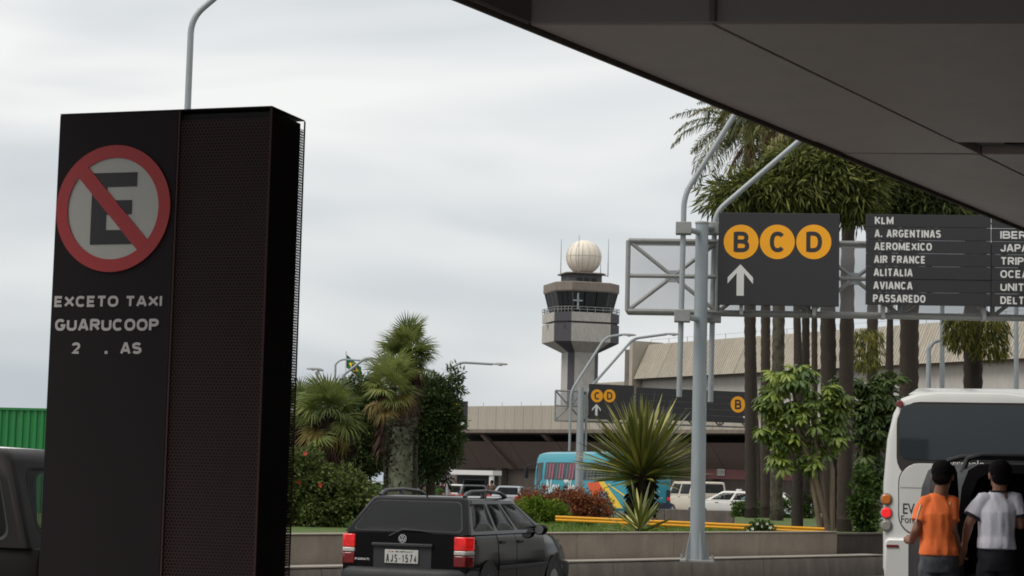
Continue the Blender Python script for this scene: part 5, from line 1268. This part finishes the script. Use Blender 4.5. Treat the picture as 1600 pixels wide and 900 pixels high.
# ---- dark broadleaf trees behind the fan palms
DKL = leaf_mat('dark_leaf', (52, 70, 36), (70, 86, 44), .5)
def bushtree(name, label, d, ells, n, ls, lw, lm, trunkpx, clump, cat='tree', basez=.72, limbs=True, shell=.5, droop=.1):
    "ells in photo measure: (px, py, rx, ry) at depth d"
    b = foot(trunkpx, 800, d, basez); t = thing(name, label, cat, b, 0); m = MB(); E = []
    for px, py, rx, ry in ells:
        c = at(px, py, d) - b; k = d / FPX; E.append(((c.x, c.y, c.z), (rx * k, rx * k * .8, ry * k)))
    crown(m, E, n, ls, lw, clump, droop, shell)
    m.v = [(x, y, max(z, .0)) for x, y, z in m.v]
    obj('crown' if cat == 'tree' else 'foliage', m, lm, t, smooth=False)
    if limbs:
        top = max(e[0][2] for e in E)
        trunk(t, [(0, 0, -.1), (0, 0, top * .4), (E[0][0][0] * .5, 0, top * .8)], [.13, .1, .05], BARK_D, False)
        zs = top * .3 if top < 5 else top - 1.3
        for e in E: obj('limb', MB().tube([(0, 0, zs), (e[0][0] * .6, e[0][1], lerp(zs, e[0][2], .6)), e[0]], [.07, .05, .02], 6), BARK_D, t)
    return t
# the olive drooping-leaf crowns that fill in behind the signs
OLV = leaf_mat('olive_leaf', (68, 82, 36), (104, 106, 48), .6)
OLD = leaf_mat('olive_leaf_dark', (54, 68, 34), (82, 88, 42), .6)
def olive():
    bushtree('olive_tree', 'olive leafed tree crown rising behind the route sign', 41.5, [(1235, 300, 62, 30), (1180, 302, 46, 28), (1290, 282, 52, 48), (1335, 312, 40, 28), (1142, 308, 28, 22), (1240, 262, 40, 26), (1345, 285, 40, 34)], 30000, .28, .022, OLV, 1246, .42, droop=.75, shell=.12)
    bushtree('olive_tree', 'dark olive tree crown rising behind the airline sign', 45, [(1395, 308, 60, 26), (1460, 322, 46, 20), (1360, 300, 36, 32), (1490, 335, 30, 14), (1430, 290, 40, 26)], 16000, .28, .022, OLD, 1388, .42, droop=.75, shell=.12)
olive()
bushtree('dark_tree', 'dark dense evergreen tree right of the fan palms', 50, [(688, 665, 32, 64), (672, 625, 28, 42), (704, 690, 16, 40), (708, 598, 13, 20), (668, 720, 22, 34), (648, 660, 20, 50)], 26000, .13, .02, DKL, 672, .22)
bushtree('dark_tree', 'dark evergreen tree between the left fan palm and the pale trunk', 49, [(565, 655, 36, 66), (590, 690, 22, 54), (540, 640, 26, 44), (555, 715, 30, 34), (585, 625, 22, 30)], 24000, .13, .02, leaf_mat('dark_leaf_b', (50, 68, 34), (78, 88, 44), .5), 566, .24)
bushtree('purple_shrub', 'dark purplish shrub under the left fan palm', 43, [(490, 680, 30, 36), (525, 690, 22, 30)], 5000, .12, .028, leaf_mat('purple_leaf', (58, 40, 38), (40, 34, 30), .5), 500, .2, 'shrub')
HIB = leaf_mat('hibiscus_leaf', (72, 88, 44), (98, 108, 54), .5)
hb = bushtree('hibiscus_hedge', 'bright green hibiscus hedge dotted with red flowers beside the totem', 36, [(480, 735, 44, 46), (530, 770, 56, 40), (470, 790, 60, 40), (570, 780, 30, 32), (510, 800, 60, 28), (420, 770, 50, 60)], 24000, .085, .024, HIB, 500, .2, 'hedge', limbs=False, shell=.35)
FLW = mat('hibiscus_flower', lin((176, 40, 36)), .6, .1, 10)
fm = MB()
for k in range(5):
    a = 2 * math.pi * k / 5; fm.add([(0, 0, 0), (.05 * math.cos(a - .5), -.015, .05 * math.sin(a - .5)), (.075 * math.cos(a), -.03, .075 * math.sin(a)), (.05 * math.cos(a + .5), -.015, .05 * math.sin(a + .5))], [(0, 1, 2, 3)])
fm.v = [(x * .62, y * .62, z * .62) for x, y, z in fm.v]; fme = fm.mesh('flower', False); fme.materials.append(FLW)
for px, py in ((467, 753), (500, 758), (477, 709)):
    p = at(px, py, 34.6) - Vector(hb.location); obj('flower', fme, None, hb, loc=p, rot=(random.gauss(0, .4), random.gauss(0, 1), random.gauss(0, .5)))
bushtree('round_shrub', 'low bright green clipped shrub beside the yellow rail', 44, [(840, 803, 40, 26), (872, 808, 22, 20)], 9000, .06, .018, leaf_mat('bright_leaf', (84, 112, 30), (116, 136, 44), .4), 850, .13, 'shrub', limbs=False, shell=.5)
RDH = leaf_mat('bronze_leaf', (158, 78, 58), (120, 88, 52), .6)
bushtree('bronze_hedge', 'reddish bronze hedge in front of the teal bus', 54, [(840, 792, 42, 32), (885, 792, 46, 32), (932, 798, 36, 32)], 15000, .09, .02, RDH, 890, .16, 'hedge', limbs=False, shell=.4)
GB = leaf_mat('mid_leaf', (58, 84, 36), (84, 104, 46), .5)
bushtree('green_shrub', 'rounded green shrub at the foot of the leftmost palms', 62, [(1160, 798, 18, 16), (1178, 795, 14, 16)], 3500, .08, .022, GB, 1164, .14, 'shrub', limbs=False)
bushtree('green_shrub', 'rounded green shrub between the middle palm trunks', 62, [(1235, 795, 26, 20), (1262, 790, 20, 22)], 5000, .08, .022, GB, 1240, .14, 'shrub', limbs=False)
bushtree('green_shrub', 'low green tuft below the yellow rail next to the small yucca', 42, [(915, 826, 16, 10)], 1500, .06, .018, GB, 915, .1, 'shrub', limbs=False)
wf = bushtree('flowering_shrub', 'small shrub with white flowers against the yellow rail', 38.5, [(1190, 826, 16, 11), (1168, 832, 8, 6)], 2500, .06, .018, GB, 1188, .09, 'shrub', limbs=False)
wme = fm.mesh('flower', False); wme.materials.append(mat('white_flower', lin((214, 212, 202)), .6))
for px, py in ((1183, 818), (1198, 818), (1190, 822), (1168, 829), (1204, 824), (1176, 826)):
    p = at(px, py, 38.2) - Vector(wf.location); obj('flower', wme, None, wf, loc=p, rot=(0, random.gauss(0, 1), random.gauss(0, .4)), scale=(.8, .8, .8))
bushtree('climbing_plant', 'green climber on the palm trunk beside the coach', 42, [(1346, 770, 16, 50), (1352, 810, 18, 22)], 2600, .1, .03, GB, 1346, .16, 'plant', limbs=False)
# ivy collar low on the left palm trunk and hedge line far behind the left planting
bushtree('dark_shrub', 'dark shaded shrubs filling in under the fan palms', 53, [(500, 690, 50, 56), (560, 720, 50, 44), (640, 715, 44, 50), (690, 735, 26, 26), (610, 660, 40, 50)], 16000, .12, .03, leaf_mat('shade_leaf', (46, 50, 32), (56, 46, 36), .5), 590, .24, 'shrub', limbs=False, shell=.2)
bushtree('far_hedge', 'green hedge behind the pale trunk and palms', 56, [(650, 770, 50, 14), (560, 775, 60, 16)], 5000, .1, .026, GB, 610, .16, 'hedge', limbs=False)

# ---- yuccas: every blade is a part
def blade(L, w_, bendk):
    m = MB(); n = 7; rows = []
    for i in range(n + 1):
        f = i / n; x = L * f; z = -bendk * f * f * L; ww = w_ * (.55 + .9 * f) * (1 if f < .45 else (1 - ((f - .45) / .55) ** 1.5)) + .0015
        rows.append([(x, ww, z + ww * .35), (x, 0, z), (x, -ww, z + ww * .35)])
    for i in range(n):
        k = len(m.v); m.v += rows[i] + rows[i + 1]; m.f += [(k, k + 1, k + 4, k + 3), (k + 1, k + 2, k + 5, k + 4)]
    return m
YUC = mat('yucca_blade', lin((78, 94, 44)), .4, .12, 3, rnd=.35, c2=lin((158, 152, 82)))
BL = [blade(1, .024, .02).mesh('blade', False), blade(1, .026, .14).mesh('blade', False)]
for q in BL: q.materials.append(YUC)
def yucca(label, px, py, d, n, L, e0, e1, trunk_h, tr, ws=1.0):
    c = at(px, py, d); b = V(c.x, c.y, .72); t = thing('yucca', label, 'yucca', b, 0); z = c.z - .72
    if trunk_h: trunk(t, [(0, 0, -.05), (0, 0, z * .5), (0, 0, z)], [tr * .8, tr, tr * 1.15], mat('yucca_trunk', lin((52, 40, 34)), .95, .3, 8, .9, 20), True, 14)
    else: obj('stem', MB().tube([(0, 0, -.02), (0, 0, max(z, .1))], tr, 8), MATS.get('yucca_trunk', BARK_D), t)
    for k in range(n):
        f = (k + .5) / n; e = math.degrees(math.asin(lerp(math.sin(R(e0)), math.sin(R(e1)), f))) + random.gauss(0, 4); a = k * 2.39996 + random.gauss(0, .1); l = L * random.uniform(.82, 1.06) * (1 - .1 * f)
        obj('blade', BL[1] if f > .7 else BL[0], None, t, loc=(0, 0, z + .1 - f * .28), rot=(random.gauss(0, .3), -R(e), a), scale=(l, ws, 1))
    if trunk_h:
        m = MB()
        for k in range(420):
            a = random.uniform(0, 6.28); zz = random.uniform(.05, z); p = V(tr * math.cos(a), tr * math.sin(a), zz)
            leafquad(m, p, (V(math.cos(a), math.sin(a), -.8) + rdir() * .3).normalized(), rdir(), random.uniform(.08, .2), .025)
        obj('dead_leaf_skirt', m, leaf_mat('yucca_dead', (56, 44, 36), (38, 30, 26)), t, smooth=False, kind='stuff')
yucca('large yucca with radiating blades on a dark trunk beside the gantry post', 1003, 738, 44, 330, 1.72, 90, 2, 1, .27, 1.55)
yucca('small stemless yucca at the planter wall in front of the yellow rail', 1000, 826, 37, 44, .84, 86, 8, 0, .08, 1.2)

# ================================================================== yellow guard rail
ra, rb = at(868, 810, 40), at(1288, 829, 39)
rl_ = thing('guard_rail', 'yellow painted twin tube guard rail along the planter', 'railing', (ra.x, ra.y, 0), math.atan2(rb.y - ra.y, rb.x - ra.x)); ln = (rb - ra).xy.length
for dz, yy in ((.03, 0), (-.03, -.006)): obj('rail', MB().tube([(0, yy, ra.z + dz), (ln * .5, yy, (ra.z + rb.z) / 2 + dz), (ln, yy, rb.z + dz)], .029, 10), YEL, rl_)
for px in (973, 1025, 1041, 1145, 1262):
    x = (at(px, 820, 39.7).x - ra.x) / (rb.x - ra.x) * ln; obj('post', MB().box(x - .03, x + .03, .03, .09, .7, lerp(ra.z, rb.z, x / ln)), YEL, rl_, bevel=.006)
for px in (1276, 1290):
    x = (at(px, 820, 39.2).x - ra.x) / (rb.x - ra.x) * ln; obj('brace', MB().tube([(x, .06, rb.z - .03), (x - .22, .06, .72)], .03, 8), YEL, rl_)
# ================================================================== people
random.seed(5)
SKIN = mat('skin_brown', lin((142, 98, 76)), .55, .08, 6); SKIN2 = mat('skin_tan', lin((158, 112, 88)), .55, .08, 6)
HAIR = mat('hair_black', (.008, .006, .006), .75, .3, 60, .6, 200, spec=.15)
def remesh(m, vox, smooth_it=6, fac=.5):
    o = bpy.data.objects.new('tmp', m.mesh('tmp', False)); col.objects.link(o)
    a = o.modifiers.new('r', 'REMESH'); a.mode = 'VOXEL'; a.voxel_size = vox
    s = o.modifiers.new('s', 'SMOOTH'); s.iterations = smooth_it; s.factor = fac
    me = bpy.data.meshes.new_from_object(o.evaluated_get(bpy.context.evaluated_depsgraph_get()))
    me.polygons.foreach_set('use_smooth', [True] * len(me.polygons)); bpy.data.objects.remove(o); return me
def limb(m, pts, rs, n=14):
    "tapered limb with rounded ends; rs may be (rx, ry)"
    pts = [Vector(p) for p in pts]; P, S = [], []
    for i in range(len(pts) - 1):
        for k in range(4):
            t = k / 4; P.append(pts[i].lerp(pts[i + 1], t)); S.append(lerp(rs[i], rs[i + 1], t))
    P.append(pts[-1]); S.append(rs[-1]); m.tube(P, S, n)
    m.ell(pts[0], (rs[0],) * 3, n, 8); m.ell(pts[-1], (rs[-1],) * 3, n, 8)
def torso(m, rings, n=24):
    R_ = []
    for (c, rx, ry, p) in rings:
        R_.append([Vector(c) + V(rx * math.copysign(abs(math.cos(2 * math.pi * k / n)) ** p, math.cos(2 * math.pi * k / n)), ry * math.copysign(abs(math.sin(2 * math.pi * k / n)) ** p, math.sin(2 * math.pi * k / n)), 0) for k in range(n)])
    m.loft(R_)
def hand(m, w_, d, side, palm_n, curl=.5, s=1.0):
    "palm plus five unequal bent fingers from wrist w_ along d; side = thumb direction"
    w_, d, side, pn = Vector(w_), Vector(d).normalized(), Vector(side).normalized(), Vector(palm_n).normalized()
    limb(m, [w_, w_ + d * .05 * s, w_ + d * .085 * s], [.028 * s, .034 * s, .03 * s], 10)
    for k, (off, l) in enumerate(((.028, .072), (.010, .08), (-.009, .074), (-.027, .058))):
        p0 = w_ + d * .085 * s + side * off * s; p1 = p0 + (d * .8 + pn * curl * .5).normalized() * l * .5 * s; p2 = p1 + (d * .4 + pn * (curl + .2)).normalized() * l * .32 * s; p3 = p2 + (d * .0 + pn * 1).normalized() * l * .22 * s * curl * 1.5
        limb(m, [p0 - d * .02, p0, p1, p2, p3], [.0095 * s, .0095 * s, .009 * s, .008 * s, .007 * s], 8)
    t0 = w_ + d * .025 * s + side * .024 * s; t1 = t0 + (side * .8 + d * .7 + pn * .25).normalized() * .035 * s; t2 = t1 + (d + pn * .5).normalized() * .03 * s
    limb(m, [t0, t1, t2], [.013 * s, .011 * s, .009 * s], 8)
def head(m, c, yaw, s=1.0, tilt=0):
    "c = centre of the skull; facing +y turned by yaw"
    Mz = Matrix.Rotation(yaw, 3, 'Z') @ Matrix.Rotation(tilt, 3, 'X'); c = Vector(c); f = lambda x, y, z: c + Mz @ (V(x, y, z) * s)
    m.ell(c, (.078 * s, .095 * s, .095 * s), 18, 12, Mz); m.ell(f(0, -.02, .02), (.08 * s, .085 * s, .085 * s), 18, 12, Mz)
    m.ell(f(0, .03, -.06), (.06 * s, .065 * s, .07 * s), 16, 10, Mz); m.ell(f(0, .055, -.1), (.035 * s, .04 * s, .03 * s), 12, 8, Mz)
    limb(m, [f(0, .088, .005), f(0, .112, -.035)], [.010 * s, .017 * s], 8)
    m.ell(f(0, .093, -.068), (.024 * s, .012 * s, .010 * s), 10, 6, Mz)
    for sx in (-1, 1): m.ell(f(sx * .082, -.002, -.015), (.012 * s, .02 * s, .033 * s), 10, 8, Mz)
    return f, Mz
def hair(c, yaw, s, parent, tilt=0):
    Mz = Matrix.Rotation(yaw, 3, 'Z') @ Matrix.Rotation(tilt, 3, 'X'); m = MB(); c = Vector(c)
    m.ell(c + Mz @ (V(0, -.014, .03) * s), (.090 * s, .102 * s, .088 * s), 22, 16, Mz); m.ell(c + Mz @ (V(0, -.046, -.028) * s), (.078 * s, .054 * s, .066 * s), 18, 12, Mz)
    me = m
    k = [Vector(p) for p in me.v]
    out = []
    for p in k:   # cut the hairline away from the face
        q = Mz.inverted() @ (p - c)
        lim = lerp(-.014, .06, min(1, max(0, (q.z / s + .02) / .075))) * s
        if q.y > lim and q.z < .075 * s: q.y = lim; q.x *= .93
        out.append(tuple(c + Mz @ q))
    me.v = out
    r = remesh(me, .008, 4)
    for v in r.vertices:
        d = (v.co - c); v.co += d.normalized() * (random.uniform(-.003, .004) + .0012 * math.sin(v.co.x * 140) * math.sin(v.co.z * 120))
    obj('hair', r, HAIR, parent)
def person(label, org, J, skin, shirt_m, pants_m, yaw, side_trim=None):
    t = thing('person', label, 'person', org, 0); o = Vector(org)
    g_ = lambda k: Vector(J[k])
    b = MB(); hc = g_('head'); f, Mz = head(b, hc, yaw, 1.04, J.get('tilt', 0)); neck = g_('neck'); hip = g_('hip'); ch = g_('chest'); wa = g_('waist')
    limb(b, [neck + V(0, .0, -.04), hc + V(0, -.02, -.06)], [.062, .056])
    hr, hd_ = .165, .115
    torso(b, [(hip + V(0, 0, -.1), .125, .10, .9), (hip, .135, .115, .9), (wa, .118, .1, .9), (ch, .14, .11, .85), (neck + V(0, 0, -.1), .13, .085, .9), (neck, .06, .06, 1)])
    for s in ('l', 'r'):
        sh_, el, wr = g_(s + 'sh'), g_(s + 'el'), g_(s + 'wr')
        limb(b, [sh_, sh_.lerp(el, .4), el], [.052, .047, .039]); limb(b, [el, el.lerp(wr, .3), wr], [.039, .039, .026])
        hand(b, wr, J[s + 'hd'], J[s + 'th'], J[s + 'pn'], .6, 1.0)
        sg = -1 if s == 'l' else 1; hp = hip + V(sg * .075, 0, -.06); kn = Vector((hp.x + sg * .015, hp.y + .02, .48)); an = Vector((kn.x, kn.y - .03, .09))
        limb(b, [hp, kn], [.082, .055]); limb(b, [kn, kn.lerp(an, .35), an], [.055, .056, .036])
        limb(b, [an + V(0, -.03, -.04), an + V(0, .07, -.055), an + V(sg * .015, .17, -.06)], [.04, .04, .03])
    body = remesh(b, .0065, 3)
    obj('body', body, skin, t)
    for sx in (-1, 1): 
        e = MB(); e.ell(f(sx * .032, .083, .0), (.013, .012, .011), 10, 8); obj('eye', e, mat('eye_white', (.7, .68, .66), .3), t)
    hair(hc, yaw, 1.04, t, J.get('tilt', 0))
    # shirt: torso shell plus sleeves
    s_ = MB(); hem = g_('hem')
    torso(s_, [(hem, .165, .148, .88), (hem + V(0, 0, .05), .163, .148, .88), (wa, .148, .135, .88), (ch.lerp(wa, .4), .156, .138, .85), (ch, .163, .136, .85), (neck + V(0, 0, -.09), .142, .1, .88), (neck + V(0, 0, -.03), .092, .076, 1), (neck + V(0, .005, .006), .07, .068, 1)])
    for s in ('l', 'r'):
        sh_, el = g_(s + 'sh'), g_(s + 'el'); q = sh_.lerp(el, J.get('sleeve', .72))
        limb(s_, [sh_.lerp(neck, .35) + V(0, 0, -.03), sh_, sh_.lerp(q, .5)], [.06, .064, .066]); s_.tube([sh_, sh_.lerp(q, .5), q], [.062, .066, .07], 16)
    sm = remesh(s_, .009, 4)
    from mathutils import noise
    for v in sm.vertices:      # cloth folds
        p = v.co; k = noise.noise(Vector((p.x * 9 + p.z * 3, p.y * 9, p.z * 4))) * .016 + noise.noise(Vector((p.x * 24, p.y * 20, p.z * 7 + p.x * 9))) * .008
        c = Vector((wa.x, wa.y, p.z)); d = (p - c); d.z = 0
        if d.length > 1e-4: v.co += d.normalized() * k
    obj('shirt', sm, shirt_m, t)
    pm = MB()
    torso(pm, [(hip + V(0, 0, -.12), .155, .13, .9), (hip, .158, .142, .9), (hip + V(0, 0, .12), .145, .126, .9)])
    for sg in (-1, 1):
        hp = hip + V(sg * .075, 0, -.06); kn = Vector((hp.x + sg * .015, hp.y + .02, .48)); an = Vector((kn.x, kn.y - .02, .08))
        limb(pm, [hp, hp.lerp(kn, .5), kn, an], [.092, .088, .078, .07])
    pmm = remesh(pm, .01, 4)
    for v in pmm.vertices:
        p = v.co; v.co += Vector((noise.noise(p * 14), noise.noise(p * 14 + Vector((9, 0, 0))), 0)) * .008
    obj('trousers', pmm, pants_m, t)
    for sg in (-1, 1):
        an = Vector((hip.x + sg * .105, hip.y - .01, .05)); q = MB(); q.ell(an + V(sg * .01, .06, -.005), (.05, .14, .05), 14, 8); obj('shoe', q, TRIM, t)
    return t, g_
PD = 16.6
def figure(cx, d=PD):
    o = foot(cx, 880, d)
    return o, (lambda px, py, dy=0: at(px, py, d + dy) - o)
# man in the orange T-shirt
o, q = figure(1463)
J = dict(head=q(1473, 742), neck=q(1468, 772), chest=q(1466, 803), waist=q(1466, 842), hip=q(1467, 872), hem=q(1466, 868),
         lsh=q(1446, 784), lel=q(1432, 828, -.05), lwr=q(1424, 846, .16), lhd=(-.25, .9, .15), lth=(.3, .1, 1), lpn=(.9, .2, -.1),
         rsh=q(1487, 783), rel=q(1488, 828, -.08), rwr=q(1499, 862, .02), rhd=(.12, .12, -1), rth=(.1, 1, .1), rpn=(-1, .1, 0), tilt=R(-10))
ORG = mat('orange_cotton', lin((250, 124, 62)), .85, .06, 5, .25, 60); JEAN = mat('grey_denim', lin((86, 88, 94)), .9, .18, 4, .3, 120, c2=lin((62, 64, 70)))
p1, g1 = person('man in an orange T-shirt and grey jeans seen from behind', o, J, SKIN, ORG, JEAN, R(-22))
WT = mat('piping_white', lin((214, 206, 200)), .8)
sh_, el = g1('rsh'), g1('rel'); qd = (el - sh_)
obj('sleeve_piping', MB().tube([sh_ + qd * t + V(-.03, -.066, 0) for t in (.05, .3, .55, .72)], .006, 6), WT, p1)
sh_, el = g1('lsh'), g1('lel'); qd = (el - sh_)
obj('sleeve_piping', MB().tube([sh_ + qd * t + V(-.04, -.056, 0) for t in (.1, .3, .55, .72)], .006, 6), WT, p1)
# man in the white T-shirt
o, q = figure(1556)
J = dict(head=q(1562, 741), neck=q(1561, 769), chest=q(1559, 800), waist=q(1558, 838), hip=q(1558, 870), hem=q(1557, 858),
         lsh=q(1535, 780), lel=q(1514, 818, .0), lwr=q(1507, 850, .12), lhd=(-.1, .3, -1), lth=(.3, 1, .1), lpn=(1, .1, 0),
         rsh=q(1585, 779), rel=q(1594, 820, -.04), rwr=q(1607, 812, .24), rhd=(.3, 1, .1), rth=(-.2, 0, 1), rpn=(-1, 0, 0))
p2, g2_ = person('man in a white T-shirt with dark cuffs reaching into the van', o, J, SKIN2, mat('white_cotton', lin((236, 236, 248)), .85, .04, 5, .25, 60), mat('navy_trousers', (.012, .011, .018), .85, .1, 5), R(4))
NV = mat('navy_rib', (.02, .02, .03), .85)
for s in ('l', 'r'):
    sh_, el = g2_(s + 'sh'), g2_(s + 'el'); d = (el - sh_).normalized(); q0 = sh_.lerp(el, .72)
    obj('cuff', MB().tube([q0 - d * .014, q0 + d * .008], .0735, 18), NV, p2)
n0 = g2_('neck'); obj('collar', MB().tube([n0 + V(.073 * math.cos(R(24 * k)), .005 + .07 * math.sin(R(24 * k)), .006) for k in range(16)], .008, 6), NV, p2)
# far pedestrian by the shelter
o, q = figure(765, 112)
J = dict(head=V(0, 0, 1.63), neck=V(0, 0, 1.47), chest=V(0, 0, 1.3), waist=V(0, 0, 1.08), hip=V(0, 0, .93), hem=V(0, 0, .95), lsh=V(-.19, 0, 1.42), lel=V(-.25, .05, 1.15), lwr=V(-.2, .25, 1.05), lhd=(0, 1, 0), lth=(1, 0, .3), lpn=(0, 0, -1),
         rsh=V(.19, 0, 1.42), rel=V(.25, 0, 1.15), rwr=V(.26, .1, .92), rhd=(0, .1, -1), rth=(0, 1, 0), rpn=(-1, 0, 0))
person('far pedestrian in brown clothes standing by the open hatchback', o, J, SKIN, mat('brown_cloth', lin((92, 70, 60)), .85), mat('dark_cloth', (.02, .02, .022), .85), R(60))
